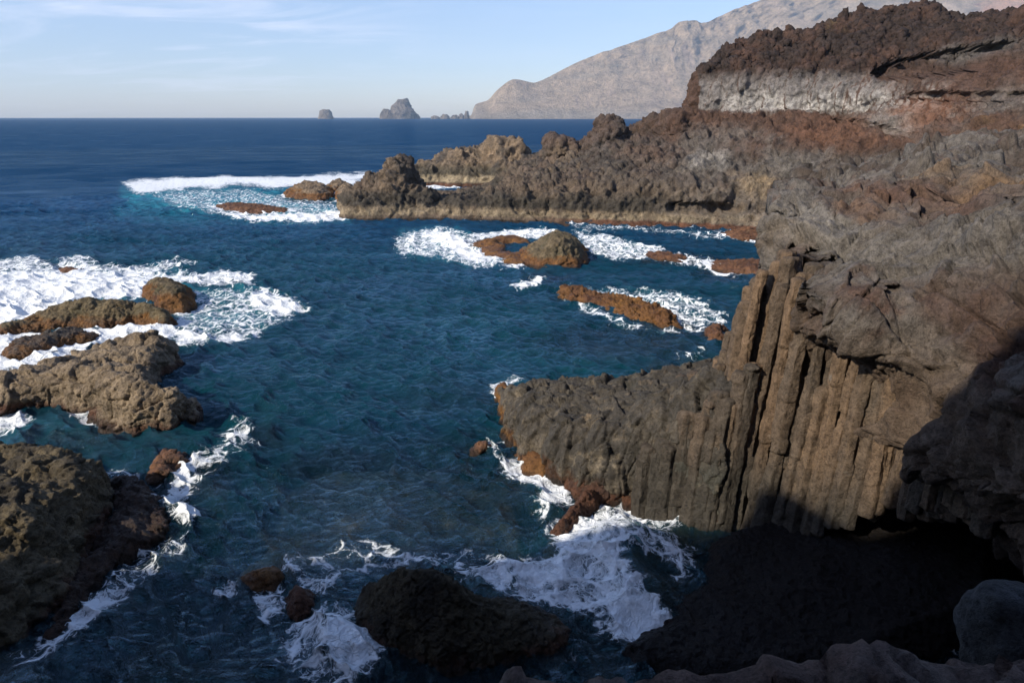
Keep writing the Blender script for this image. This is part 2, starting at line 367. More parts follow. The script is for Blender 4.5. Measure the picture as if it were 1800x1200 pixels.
col = mixc(np.tile(np.array((.42, .315, .215)), (len(V), 1)), np.array((.30, .25, .19)), sstep(-.1, .5, b1)); col = mixc(col, np.array((.2, .15, .13)), sstep(.1, .5, b2)*.7)
col = mixc(col, np.array((.37, .27, .21)), sstep(.05, .45, dr)*.6); col = mixc(col, np.array((.3, .26, .21)), sstep(70, 20, V[:, 2]+40*b2)*.7)
pk = PY(1740, 40, 5000); col = mixc(col, np.array((.55, .27, .15)), sstep(330, 100, np.linalg.norm((V-pk)*np.array([1, .3, 1.6]), axis=1)+260*fine)*.8)
setattrs(me, col); finish('mountain', me, M_mount, 'hazy pinkish brown mountainside sloping down to the sea across the bay', 'mountain', 'structure')

# ---- headland with the scoria cliff above
HL = [  # px : base, lip, m1, m2, m3, cliff foot, cliff top, crest   (py, Y)
    (742, (385, 85), (364, 86.5), (360, 91), (357, 93), (354, 95), (352, 97), (351, 98), (350, 99)),
    (800, (387, 84.5), (363, 86), (357, 91), (354, 94), (352, 96), (350, 98), (349, 99), (348, 101)),
    (868, (388, 84), (350, 86), (344, 92), (341, 98), (338, 103), (334, 108), (331, 111), (329, 113)),
    (930, (390, 83), (338, 86), (326, 92), (316, 98), (304, 104), (296, 112), (290, 120), (286, 124)),
    (1000, (392, 82), (334, 85), (320, 90), (308, 95), (294, 101), (284, 108), (276, 115), (270, 120)),
    (1060, (395, 81), (332, 84), (314, 90), (296, 94), (276, 99), (258, 108), (248, 114), (242, 118)),
    (1150, (398, 80), (332, 83), (312, 88), (290, 92), (262, 97), (240, 105), (226, 110), (219, 114)),
    (1208, (400, 79), (330, 82), (308, 87), (286, 91), (250, 97), (216, 104), (208, 107), (200, 110)),
    (1222, (402, 78.5), (330, 82), (304, 87), (280, 91), (246, 96), (196, 101), (160, 101.5), (146, 104)),
    (1245, (403, 78), (330, 81.5), (302, 86), (276, 90), (240, 95), (194, 100), (158, 100.5), (120, 104)),
    (1290, (405, 77), (332, 81), (300, 85), (272, 88), (235, 94), (190, 98), (142, 98.5), (90, 105)),
    (1340, (408, 76), (336, 80), (300, 84), (268, 86), (228, 92), (192, 96), (134, 96.5), (76, 105)),
    (1420, (415, 74), (340, 78), (298, 80), (262, 83), (226, 88), (200, 92), (134, 92.5), (60, 104)),
    (1500, (418, 71), (343, 75), (300, 77), (258, 79), (226, 84), (202, 88), (142, 89), (30, 103)),
    (1570, (420, 68), (346, 71), (300, 73), (258, 76), (215, 80), (180, 84), (140, 86), (22, 102)),
    (1640, (425, 64), (350, 67), (300, 69), (255, 71), (205, 75), (150, 79), (112, 84), (17, 100)),
    (1685, (430, 60), (350, 64), (300, 66), (252, 68), (200, 73), (150, 76), (98, 81), (38, 97)),
    (1725, (436, 57), (350, 61), (300, 63), (250, 65), (195, 70), (150, 73), (95, 79), (41, 94)),
    (1800, (440, 54), (350, 56), (300, 58), (250, 60), (200, 64), (140, 68), (90, 73), (30, 88)),
    (2000, (445, 48), (350, 50), (298, 51), (240, 53), (180, 56), (120, 60), (60, 66), (-10, 80)),
    (2400, (450, 44), (350, 46), (296, 47), (236, 48), (170, 50), (110, 54), (50, 60), (-30, 72))]
G = []
for c in HL:
    px = c[0]; r = [PY(px, *q) for q in c[1:]]
    b0 = r[0].copy(); b0[2] = -1.6; r[0][2] = .3; cr_ = r[-1]
    k1 = cr_*1.0; k1[1] += 8; k1[0] += 8*(px-900)/1250; k1[2] = cr_[2]*.8
    k2 = cr_*1.0; k2[1] += 24; k2[0] += 24*(px-900)/1250; k2[2] = -1.8
    G.append([b0]+r+[k1, k2, (b0+k2)/2])
solid = [closed_loft(G, 3, 3)]
# tip with its pinnacle
T_ = [(598, (382, 86), (372, 88), (366, 91)), (612, (383, 85.5), (352, 88), (343, 92)), (640, (384, 85), (352, 87), (328, 92)), (662, (384, 85), (350, 87), (318, 92)), (682, (385, 85), (346, 87), (298, 92)),
      (700, (385, 85), (346, 87), (283, 92)), (716, (385, 85), (350, 87), (286, 93)), (726, (385, 85), (352, 87), (315, 93)), (738, (385, 85), (352, 87), (332, 93)), (760, (386, 85), (358, 87), (350, 93))]
G = []
for px, b, l, c in T_:
    a, q, w = PY(px, *b), PY(px, *l), PY(px, *c); a0 = a*1.0; a0[2] = -1.6; a[2] = .4
    k = w*1.0; k[1] += 3; k[2] *= .72; e = k*1.0; e[1] += 4; e[2] = -1.8; G.append([a0, a, q, w, k, e, (a0+e)/2])
solid.append(closed_loft(G, 3, 3))
def spire(pts, Y, depth, zb=-1.5):    # pts (py, pxl, pxr) top to bottom
    G = []
    for py, l, r in pts:
        a, b = PY(l, py, Y), PY(r, py, Y); c, w = (a+b)/2, (b[0]-a[0])/2; G.append([c+np.array([w*math.cos(t), depth*min(1, w/2)*math.sin(t), 0]) for t in np.linspace(0, 2*math.pi, 9)[:-1]])
    return closed_loft(G, 2, 3)
solid.append(spire([(212, 1058, 1072), (218, 1056, 1088), (235, 1048, 1098), (262, 1032, 1108), (300, 1018, 1120), (340, 1010, 1130)], 106, 3.5))
solid.append(spire([(214, 1140, 1160), (222, 1130, 1172), (245, 1115, 1190), (290, 1100, 1200)], 108, 4))
solid.append(spire([(250, 964, 1004), (262, 962, 1014), (285, 955, 1024), (330, 945, 1035)], 112, 4))
solid.append(spire([(205, 1175, 1212), (215, 1165, 1220), (245, 1155, 1230)], 104, 5))
meh = remesh(solid, .165, 0)
zw = lambda V: np.clip((V[:, 2]+1)/3, .35, 1)
displace(meh, [('fbm', 1.7, 7.0, 6, True), ('flute', 1.0, 2.6, 2.6), ('cell', .55, 2.0, 2.0, .12), ('fbm', 1.0, 1.4, 5, True), ('cell', .10, .7, 1.4, .04)], lambda V: zw(V)*(1-.35*(V[:, 0] > 26)*sstep(11.5, 13, V[:, 2])*(1-sstep(16.5, 18, V[:, 2]))))
# scoria crest is far rougher; lava tubes and overhangs are carved in
V = getV(meh); N = getN(meh)
crest = sstep(15.5, 18.5, V[:, 2]); V = V + N*(crest*(1.1*fbm(V, 3.0, 6, .68, 71, True)+.25*fbm(V, .9, 4, .6, 77, True)))[:, None]
def carve(V, px, py, Y, rx, rz, depth, rot=0.0, ry=8):
    p = PY(px, py, Y); d = V-p; x = d[:, 0]*math.cos(rot)+d[:, 2]*math.sin(rot); z = -d[:, 0]*math.sin(rot)+d[:, 2]*math.cos(rot)
    q = np.sqrt((x/rx)**2+(z/rz)**2); m = (1-sstep(.55, 1.0, q))*(np.abs(d[:, 1]) < ry); V = V.copy(); V[:, 1] += depth*m; return V
V = carve(V, 1650, 112, 82, 4.8, 1.35, 3.2, .25); V = carve(V, 1700, 172, 73, 3, .6, 2, -.25); V = carve(V, 1545, 240, 81, 4.5, .5, 2.0, -.75)
V = carve(V, 1225, 362, 82, 5, .9, 1.2, 0)
spk = sstep(3.2, 5.0, V[:, 2])*(1-sstep(14, 24, V[:, 0])); V = V + N*(spk*(.8*fbm(V, 2.2, 5, .62, 191, True)))[:, None]
meh.vertices.foreach_set('co', V.astype(np.float32).ravel()); meh.update(); N = getN(meh)
n1 = fbm(V, 5, 5, .6, 81); n2 = fbm(V, 1.2, 4, .6, 86); n3 = fbm(V*np.array([1, 1, .3]), .8, 4, .6, 88)
col = mixc(full(len(V), 'dgrey'), C['brown'], sstep(-.2, .35, n1)); col = mixc(col, C['tan'], sstep(.05, .5, n2)*(1-sstep(4, 9, V[:, 2]+3*n1)))
col = mixc(col, np.array((.17, .125, .085)), (1-sstep(2.5, 6, V[:, 2]+2*n1))*.75)
col = mixc(col, np.array((.05, .045, .036)), sstep(1.2, 1.7, V[:, 2]+.5*n2)*(1-sstep(2.4, 3.8, V[:, 2]+1.6*n1))*(1-sstep(14, 24, V[:, 0]))*.85)
rightness = sstep(14, 24, V[:, 0]+6*n1)
col = mixc(col, mixc(full(len(V), 'scoria'), np.array((.115, .064, .042)), sstep(-.3, .4, n2)), sstep(6.5, 9.5, V[:, 2]+2.2*n1)*rightness*.9)
col = mixc(col, C['grey'], rightness*(1-sstep(6, 9, V[:, 2]+2*n1))*.7*sstep(-.3, .3, n2))
spz = sstep(6.5, 9, V[:, 2])*(1-sstep(12, 18, V[:, 0])); col = mixc(col, np.array((.115, .072, .055)), spz*.5)
# pale mineral band under the scoria
tb = PY(1400, 200, 95)[2]; bandc = (V[:, 0] > 26)*(1-sstep(41, 47.5, V[:, 0]+4*n1))
zz = V[:, 2]+.7*n2+.9*n1+1.1*fbm(V, 11, 3, .5, 95); band = sstep(12.3, 12.8, zz)*(1-sstep(17.3, 17.9, zz))*bandc*sstep(.25, -.1, N[:, 1]+.35)
col = mixc(col, np.array((.20, .18, .165)), band); col = mixc(col, np.array((.46, .43, .39)), band*(1-sstep(13.8, 15.8, zz+2.4*n3+1.6*n1))*sstep(27.5, 31, V[:, 0])*sstep(-.35, .15, n3))
col = mixc(col, mixc(full(len(V), 'scoria'), C['dark']*.9, sstep(-.35, .2, n1+n2*.5)), crest*.95)
col = patches(V, col, [(1325, 330, 82, (2.6, 5, 2.2), (.33, .24, .14), .9), (1240, 275, 88, (3, 5, 1.2), 'white', .35), (1410, 313, 78, 1.3, 'white', .8), (1060, 262, 104, (1.5, 5, 2.5), 'grey', .8), (875, 270, 117, (3, 6, 3), (.27, .2, .14), .8),
    (985, 285, 108, (3, 7, 3), 'tan', .7), (690, 300, 91, (2, 4, 2), 'tan', .7), (1250, 245, 93, (8, 8, 2.2), 'grey', .8), (1400, 285, 80, (5, 6, 2), 'grey', .8), (1650, 300, 69, (4, 9, 3.5), 'grey', .9), (1600, 215, 78, (5, 9, 1.2), 'grey', .8),
    (1560, 230, 80, (2, 5, 3), 'white', .5), (1750, 90, 76, (7, 9, 1.2), 'grey', .8), (1790, 190, 66, (3, 8, 2.5), 'grey', .8), (1640, 205, 76, (4, 6, 2.5), (.17, .075, .04), .8), (1470, 235, 84, (6, 8, 3), (.15, .075, .045), .8),
    (1760, 130, 70, (6, 9, 3), 'scoria', .8), (1760, 270, 60, (3, 6, 3), (.26, .15, .06), .7), (1470, 60, 100, 1.6, 'straw', .5)])
zz = V[:, 2]+.3*n2
barnb = sstep(.45, .6, zz)*(1-sstep(1.05, 1.7, zz+.5*n1))*(N[:, 1] < .2)*(V[:, 1] < 100)*sstep(-.45, .0, n2); col = mixc(col, C['barn']*.85, barnb*(.65+.5*n3)*(1-.45*sstep(18, 26, V[:, 0])))
col = mixc(col, C['ralgae']*1.2, (1-sstep(.35, .55, zz))*sstep(0, 12, V[:, 0])); col = mixc(col, C['wet'], (1-sstep(.05, .3, zz))*(1-sstep(0, 12, V[:, 0])))
note_water(V); setattrs(meh, col)
finish('headland', meh, M_far, 'brown lava headland with a rough scoria cliff and pale band above it', 'headland', 'structure')

# ---- back ridge of the headland beyond the tide pool
B = [(722, (322, 128), (308, 131), (302, 134)), (745, (321, 128), (300, 131), (290, 135)), (770, (321, 128), (296, 131), (281, 135)), (795, (321, 127), (294, 130), (269, 134)), (838, (322, 126), (292, 130), (268, 134)), (858, (322, 126), (285, 129), (254, 132)),
     (875, (324, 125), (282, 128), (248, 131)), (905, (326, 124), (284, 127), (250, 130)), (918, (328, 123), (290, 126), (262, 130)), (930, (330, 122), (296, 126), (278, 129)), (960, (330, 121), (300, 125), (280, 128)), (1010, (330, 120), (300, 124), (272, 127)), (1060, (330, 120), (300, 124), (262, 127))]
G = []
for px, b, l, c in B:
    a, q, w = PY(px, *b), PY(px, *l), PY(px, *c); a0 = a*1.0; a0[2] = -1.6; k = w*1.0; k[1] += 4; k[2] *= .75; e = k*1.0; e[1] += 7; e[2] = -1.8; G.append([a0, a, q, w, k, e, (a0+e)/2])
me = remesh([closed_loft(G, 3, 3)], .22, 1); displace(me, [('fbm', 1.6, 6, 6, True), ('flute', 1.2, 2.4, 2.6), ('cell', .5, 1.8, 2.0, .12), ('fbm', .8, 1.5, 5, True)], zw)
V = getV(me); n1 = fbm(V, 4, 5, .6, 91); n2 = fbm(V, 1, 4, .6, 93)
col = mixc(full(len(V), 'tan'), C['dgrey'], sstep(-.2, .3, n1)); col = mixc(col, np.array((.06, .055, .04)), (1-sstep(2.6, 4.2, V[:, 2]+1.2*n1))*.8)
col = mixc(col, C['barn'], sstep(.6, .8, V[:, 2]+.4*n2)*(1-sstep(1.7, 2.1, V[:, 2]+.4*n2))*.8); col = mixc(col, C['ralgae'], (1-sstep(.4, .7, V[:, 2]+.2*n2)))
note_water(V); setattrs(me, col); finish('headland', me, M_far, 'rear ridge of the headland rising beyond the small tide pool', 'headland', 'structure')

# ---- near cliff of smooth folded lava, hollow at its foot
NC = [  # px : top, A..G  (py, Y)
    (1440, (330, 36), (370, 36), (430, 36), (500, 36), (560, 36), (600, 36), (625, 36), (660, 36)),
    (1400, (345, 29), (380, 28), (440, 27.5), (520, 27), (620, 26), (700, 25.5), (760, 25.5), (800, 25.5)),
    (1366, (368, 27), (390, 25), (436, 23.8), (520, 23.3), (640, 22.3), (760, 21), (880, 19.8), (960, 18.9)),
    (1400, (344, 27), (388, 24), (450, 21.6), (500, 18.3), (640, 19.3), (780, 18.5), (880, 19.8), (960, 20)),
    (1480, (325, 28), (390, 22.5), (468, 19.7), (545, 17.2), (660, 17.9), (780, 17.2), (870, 19.2), (960, 20)),
    (1560, (312, 28), (390, 21.5), (480, 18.6), (592, 16.2), (700, 16.3), (810, 15.4), (860, 18), (950, 20)),
    (1650, (300, 27), (380, 20.3), (480, 17.3), (600, 15.6), (720, 14.6), (850, 13.7), (880, 17), (950, 19)),
    (1740, (288, 26), (370, 19.3), (480, 16), (600, 14.3), (740, 13), (890, 12.1), (925, 15.5), (1000, 18)),
    (1850, (270, 25), (360, 18), (480, 14.6), (620, 12.6), (780, 11), (930, 9.8), (1000, 12), (1080, 16)),
    (2050, (250, 22), (350, 15.5), (480, 12.5), (640, 10.5), (820, 8.5), (1020, 7), (1100, 9), (1200, 14)),
    (2500, (230, 20), (340, 12), (480, 9), (660, 7), (860, 6), (1100, 4.5), (1200, 6), (1300, 12))]
G = []
for c in NC:
    px = c[0]; r = [PY(px, *q) for q in c[1:]]; t0 = PY(px, float(np.interp(px, [1352, 1400, 1480, 1560, 1650, 1740, 1850], [352, 334, 312, 292, 272, 258, 246])), float(np.interp(px, [1352, 1400, 1480, 1560], [36, 38, 42, 46]))); u = t0*1.0; u[1] += 3; u[2] = -2
    m = (t0+r[0])/2; G.append([m]+r+[np.array([r[-1][0], r[-1][1]+1.5, -2.4]), u, t0])
solid = [closed_loft(G, 4, 4)]
men = remesh(solid, .055, 3)
up = lambda V: np.clip((V[:, 2]+2)/4, .3, 1)
def lava_guard(V): return up(V)
displace(men, [('bulge', .9, 3.4, .6), ('fbm', .5, 2.6, 4, False), ('cell', .55, 1.9, 1.3, .13), ('cell', .24, .8, 1.6, .07), ('fbm', .12, .9, 5, True), ('cell', .07, .33, 1.3, .03), ('fbm', .05, .5, 5, True), ('fbm', .02, .13, 3, False)], lava_guard)
V = getV(men); N = getN(men)
# rougher, crumbling scoria in the upper right
rough = sstep(13.0, 9.5, V[:, 1]+3.2*fbm(V, 3, 4, .6, 101)-(V[:, 0]-9)*.45)
tl, e, i = cellrock(V, .55, 1.0, 17); V = V + N*(rough*(.16*(i-.5)+.16*tl-.06*(1-sstep(0, .12, e))+.25*fbm(V, .5, 5, .6, 104, True)))[:, None]
V = carve(V, 1455, 482, 20.0, .75, .16, 1.6, .45, 3); V = carve(V, 1690, 360, 21.5, .5, 1.6, 1.4, -.15, 4); 
men.vertices.foreach_set('co', V.astype(np.float32).ravel()); men.update(); N = getN(men)
n1 = fbm(V, 2.6, 5, .6, 111); n2 = fbm(V, .8, 4, .6, 113); n3 = fbm(V, 1.4, 5, .55, 118)
col = mixc(full(len(V), 'grey'), np.array((.075, .056, .043)), sstep(-.15, .3, n1)); col = mixc(col, np.array((.215, .19, .165)), sstep(.1, .5, n3)*.8)
col = mixc(col, np.array((.11, .06, .042)), sstep(.05, .35, fbm(V, 2.0, 5, .6, 120))*.8); col = mixc(col, np.array((.095, .058, .043)), rough*.85); col = mixc(col, np.array((.035, .03, .026)), sstep(.2, .42, fbm(V*np.array([1, 1, .5]), .7, 5, .65, 125))*.7)
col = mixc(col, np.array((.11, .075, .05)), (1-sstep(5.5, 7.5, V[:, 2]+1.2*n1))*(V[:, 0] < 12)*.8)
col = patches(V, col, [(1480, 515, 19.2, (.5, 1.2, .45), 'white', .9), (1525, 590, 17.8, (.12, .8, .45), 'white', .9), (1360, 400, 25.4, (.9, 3, 1.0), (.15, .11, .075), .9), (1420, 385, 24, (1.6, 4, .9), (.22, .2, .175), .8),
    (1700, 300, 24, (1.8, 6, 1.2), 'grey', .8), (1790, 300, 22, (1.2, 6, 2.2), (.2, .12, .06), .9), (1590, 340, 24, (2.0, 5, .8), (.13, .075, .052), .9), (1530, 370, 23, (.7, 3, .5), (.14, .08, .05), .8), (1740, 560, 15.5, (1.8, 3, 1.2), 'scoria', .8), (1650, 420, 19, (1.3, 4, 1.5), 'grey', .7)])
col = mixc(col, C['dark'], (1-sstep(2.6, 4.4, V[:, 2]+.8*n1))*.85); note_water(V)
setattrs(men, col)
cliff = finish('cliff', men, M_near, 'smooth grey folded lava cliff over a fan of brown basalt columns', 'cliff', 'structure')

# ---- the fan of basalt columns below it, each one a part of the cliff
rng = random.Random(4)
inw = np.array([.6, .8]); wall = [np.array(p) for p in ((5.35, 20.3), (5.95, 19.4), (6.4, 18.6), (7.8, 17.5), (9.05, 16.3), (9.75, 15.3), (10.15, 14.2), (10.4, 13.0))]
seg = [np.linalg.norm(wall[i+1]-wall[i]) for i in range(len(wall)-1)]; TOT = sum(seg)
def wall_at(s):
    for i, L in enumerate(seg):
        if s <= L or i == len(seg)-1: return wall[i]+(wall[i+1]-wall[i])*(s/L)
        s -= L
def column(base, rad, z0, z1, lean, seed, curve=0.0, shade=0.0):
    r = random.Random(seed); ns = r.choice([5, 6, 6]); a0 = r.random()*6.28; nA = 54
    step = max(.05, rad*.11); nz = max(6, int((z1-z0)/step)); k = np.arange(nA)/nA*2*math.pi
    sec = np.minimum.reduce([np.full(nA, 1.35)]+[np.cos(math.pi/ns)*1.12/np.maximum(np.cos((k-a0-2*math.pi*j/ns+math.pi) % (2*math.pi)-math.pi), .05)*(1+r.uniform(-.09, .09)) for j in range(ns)])
    Z = np.linspace(z0, z1, nz); tilt = np.array([r.uniform(-.12, .12), r.uniform(-.12, .12)])
    V = []; sg = z0; ox = oy = 0.0; rf = 1.0
    for q, z in enumerate(Z):
        if z > sg: sg = z + r.uniform(.35, 1.9); ox, oy, rf = r.uniform(-.05, .05), r.uniform(-.05, .05), r.uniform(.9, 1.08)
        c = base + lean*(z) + curve*np.array([1, 0])*(z-z0)**2*.01; rr = rad*rf*(1.06-.12*(z-z0)/max(z1-z0, .1)); c = c + np.array([ox, oy])
        if q == nz-1: rr *= .86
        if q == 0: rr *= .8
        x, y = rr*sec*np.cos(k), rr*sec*np.sin(k); zt = z + (x*tilt[0]+y*tilt[1])*(1 if q > nz-4 else 0)
        V.append(np.stack([c[0]+x, c[1]+y, zt], 1))
    V.append(np.array([[*(base+lean*z1 + curve*np.array([1, 0])*(z1-z0)**2*.01), z1+.02]])); V.append(np.array([[*(base+lean*z0), z0]]))
    V = np.vstack(V); i = np.arange(nz-1)[:, None]*nA; j = np.arange(nA)[None]; j2 = (j+1) % nA
    Q = np.stack([i+j, i+j2, i+nA+j2, i+nA+j], -1).reshape(-1, 4); T = [Q[:, [0, 1, 2]], Q[:, [0, 2, 3]]]; a = nz*nA
    T.append(np.stack([np.full(nA, a), (nz-1)*nA+np.arange(nA), (nz-1)*nA+(np.arange(nA)+1) % nA], 1)); T.append(np.stack([np.full(nA, a+1), (np.arange(nA)+1) % nA, np.arange(nA)], 1))
    me = mesh_np('basalt_column', V, np.vstack(T)); V = getV(me); N = getN(me)
    V = V + N*(.15*fbm(V*np.array([1, 1, .45]), .7, 4, .55, 7)+.035*fbm(V*np.array([1, 1, .4]), .2, 3, .6, 9, True))[:, None]
    br = np.abs(gnoise(np.stack([V[:, 2]/1.7+.25*V[:, 0]+seed*3.1, V[:, 0]*.3, V[:, 1]*.3], 1), seed % 50)); V = V - N*(.03*(1-sstep(0, .02, br)))[:, None]
    me.vertices.foreach_set('co', V.astype(np.float32).ravel()); me.update()
    n1 = fbm(V*np.array([1, 1, .4]), 1.1, 5, .6, 121); n2 = fbm(V, .35, 4, .6, 123)
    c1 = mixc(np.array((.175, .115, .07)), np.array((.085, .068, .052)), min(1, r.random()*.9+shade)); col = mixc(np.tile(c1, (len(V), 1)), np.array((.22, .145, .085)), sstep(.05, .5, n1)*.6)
    col = mixc(col, np.array((.085, .075, .062)), sstep(.0, .5, -n1)*.6); col = mixc(col, np.array((.24, .22, .19)), sstep(.32, .5, n2)*.5)
    col = mixc(col, np.array((.05, .045, .036)), (1-sstep(1.2, 3.6, V[:, 2]+1.0*n1))*.85); setattrs(me, col)
    return finish('basalt_column', me, M_col, None, None, parent=cliff, base=np.array([base[0], base[1], max(z0, -1)]))
s, k = 0.0, 0
while s < TOT:
    rad = rng.uniform(.15, .27); s += rad*.8
    for row in range(3):
        b = wall_at(min(s+rng.uniform(-.06, .06), TOT)) + inw*(row*.36+rng.uniform(-.16, .16)+.05)
        f = s/TOT
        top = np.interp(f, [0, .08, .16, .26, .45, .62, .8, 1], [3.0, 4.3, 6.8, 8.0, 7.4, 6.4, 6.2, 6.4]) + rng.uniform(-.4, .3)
        if row == 0: top -= rng.choice([0, 0, .3, 1.2, 2.6])
        if row == 1: top -= rng.choice([0, 0, .5])
        z0 = np.interp(f, [0, .35, .5, .65, 1], [-1.2, -1.0, .2, 1.6, 3.0]) + rng.uniform(-.3, .45)*(f > .3)
        ln = np.array([.145+.0*f, .17+.0*f]) + np.array([rng.uniform(-.012, .012), rng.uniform(-.015, .015)])
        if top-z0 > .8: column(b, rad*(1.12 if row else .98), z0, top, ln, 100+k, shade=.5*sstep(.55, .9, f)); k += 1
    s += rad*.72
# shorter stepped columns down the left flank towards the spit
for (px, py, z, rad) in [(1222, 655, 3.9, .34), (1200, 662, 3.4, .30), (1188, 680, 3.0, .3), (1170, 682, 2.7, .27), (1212, 690, 3.2, .3)]:
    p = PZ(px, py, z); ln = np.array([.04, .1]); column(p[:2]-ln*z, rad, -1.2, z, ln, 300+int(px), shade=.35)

for j in range(15):                   # half buried columns where the spit climbs into the fan
    u = j/14; px = 1125+150*u+rng.uniform(-5, 5); q = PZ(px, float(np.interp(px, [1120, 1200, 1262, 1290], [885, 905, 925, 925])), 0)
    top = float(np.interp(u, [0, .3, .6, 1], [1.9, 2.7, 3.7, 4.9]))+rng.uniform(-.7, .1); rad = rng.uniform(.24, .34)
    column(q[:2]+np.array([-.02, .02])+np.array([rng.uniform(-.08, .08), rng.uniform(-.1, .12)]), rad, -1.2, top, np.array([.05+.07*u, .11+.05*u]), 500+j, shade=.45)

# ---- low spit of jointed basalt running out from the foot of the columns
W = [(872, 700, 0), (884, 745), (905, 800), (960, 838), (1040, 868), (1120, 885), (1200, 905), (1262, 925), (1330, 900), (1330, 700), (1180, 735), (1080, 738), (1000, 726), (930, 716), (885, 700)]
tops = [(890, 684, 1.0), (935, 680, 1.7), (1000, 680, 2.0), (1070, 686, 2.2), (1110, 692, 2.4), (1160, 688, 2.9), (1205, 668, 3.7), (1255, 652, 4.4), (940, 738, 1.7), (1000, 740, 1.95), (1080, 745, 2.3), (1130, 735, 2.9), (1180, 722, 3.7), (1230, 705, 4.3), (1280, 700, 4.7)]
def spit_col(V, N):
    n1 = fbm(V, 1.3, 5, .6, 131); n2 = fbm(V, .4, 4, .6, 133); col = mixc(np.tile(np.array((.062, .055, .046)), (len(V), 1)), np.array((.12, .10, .075)), sstep(-.2, .4, n1))
    col = mixc(col, np.array((.18, .145, .10)), sstep(.0, .5, n2)*(1-sstep(3, 5, V[:, 0]))*.8); col = mixc(col, C['tan'], sstep(.15, .5, n2)*sstep(1.6, 2.2, V[:, 2])*.6)
    col = mixc(col, np.array((.075, .075, .06)), sstep(3.5, 5, V[:, 0])*(1-sstep(1.5, 2.6, V[:, 2]+.5*n1))*.7)
    col = mixc(col, np.array((.33, .27, .19)), sstep(.75, .95, V[:, 2]+.35*n1)*(1-sstep(1.15, 1.5, V[:, 2]+.35*n1))*sstep(1.5, 3.5, V[:, 0])*sstep(-.1, .3, n2)*.7)
    low = 1-sstep(.25, .6, V[:, 2]+.9*n1+.35*n2); col = mixc(col, mixc(full(len(V), (.06, .03, .015)) if False else np.tile(np.array((.06, .03, .015)), (len(V), 1)), C['algae']*.8, sstep(.0, .4, n2-.35*(V[:, 0]-.6))), low)
    return mixc(col, C['wet'], 1-sstep(0, .2, V[:, 2]))
outline_rock('spit', W, tops, 'low spit of cracked dark basalt reaching out from the column wall', 'spit', voxel=.045, edge=.75, power=.38,
    layers=[('fbm', .22, 2.0, 4, False), ('cell', .19, .62, 3.0, .10), ('fbm', .08, .6, 5, True), ('cell', .06, .3, 1.4, .03), ('fbm', .03, .12, 4, True)], colfn=spit_col, mat=M_near, kind='structure')

# ---- coast behind and below the camera: the ledge stood on and the slope rising behind it (unseen, added with its ridge shaped to shade the cove)
def ridge_top(x): return float(np.interp(x, [-90, -48, -40, -33, -29, -25, -22, -15, 0, 45], [27, 27.6, 28.0, 29.6, 29.3, 29.8, 32.2, 33.5, 33, 30])) + 1.0*math.sin(x*.57)+.8*math.sin(x*1.3+2)+.5*math.sin(x*2.9)
G = []
for x in np.linspace(-90, 45, 46):
    t = ridge_top(x); G.append([np.array(p, float) for p in ((x, -3, -2), (x, -3.0, 5), (x, -2.6, 9.6), (x, -4.5, 14), (x, -6, t), (x, -14, t+1), (x, -30, t-3), (x, -32, -2))])
me = remesh([closed_loft(G, 3, 3)], .35, 1); displace(me, [('bulge', 1.0, 6, .8), ('fbm', 1.2, 3.5, 5, True)], lambda V: np.where((V[:, 1] > -5) & (V[:, 2] < 12), .35, 1.0))
V = getV(me); n1 = fbm(V, 4, 4, .6, 141); setattrs(me, mixc(full(len(V), 'dgrey'), C['scoria'], sstep(-.2, .3, n1)))
finish('coast_shade_slope', me, M_far, 'unseen rough lava slope behind the viewpoint, added to shade the cove', 'slope', 'structure')
EDGE = [(300, 1330), (600, 1260), (800, 1225), (870, 1204), (905, 1180), (935, 1190), (1000, 1186), (1040, 1178), (1070, 1192), (1150, 1194), (1230, 1184), (1300, 1182), (1370, 1172), (1430, 1166), (1470, 1150), (1510, 1138), (1560, 1146), (1620, 1160), (1680, 1158), (1740, 1150), (1800, 1138), (1900, 1120), (2200, 1120)]
G = []
for px, py in EDGE:
    e = PY(px, py, 2.35); G.append([e+np.array([0, -.25, .04]), e, e+np.array([.02, -.05, -.4]), e+np.array([0, -.9, -3.5]), e+np.array([0, -1.8, -9]), np.array([e[0], -3.5, -1.5]), np.array([e[0], -3.6, 10.2]), np.array([e[0], .3, 10.15])])
me = remesh([closed_loft(G, 4, 4)], .035, 2)
displace(me, [('fbm', .14, .9, 5, False), ('cell', .05, .3, 1.0, .03), ('fbm', .05, .25, 5, True)], lambda V: np.ones(len(V)))
V = getV(me); n1 = fbm(V, .5, 5, .6, 151); setattrs(me, mixc(np.tile(np.array((.10, .062, .05)), (len(V), 1)), np.array((.15, .12, .105)), sstep(-.1, .4, n1)))
finish('ledge', me, M_foot, 'rough brown lava ledge along the bottom edge in the foreground', 'ledge', 'structure')

# ================================================================== ROCKS
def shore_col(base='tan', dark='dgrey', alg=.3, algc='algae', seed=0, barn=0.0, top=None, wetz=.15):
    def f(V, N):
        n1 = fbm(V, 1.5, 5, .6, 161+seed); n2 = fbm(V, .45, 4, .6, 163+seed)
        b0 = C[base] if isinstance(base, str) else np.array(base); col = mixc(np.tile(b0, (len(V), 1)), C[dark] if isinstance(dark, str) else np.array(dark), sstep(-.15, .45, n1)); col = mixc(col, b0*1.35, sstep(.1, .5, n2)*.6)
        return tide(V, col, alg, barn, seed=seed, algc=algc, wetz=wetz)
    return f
L_block = [('fbm', .30, 2.4, 4, True), ('cell', .22, 1.0, 1.0, .07), ('fbm', .12, .9, 4, True), ('cell', .09, .42, 1.0, .05), ('fbm', .05, .2, 4, True)]
L_knob = [('fbm', .28, 1.6, 5, True), ('cell', .10, .45, 1.1, .04), ('fbm', .10, .4, 5, True), ('cell', .04, .16, 1.1, .02)]
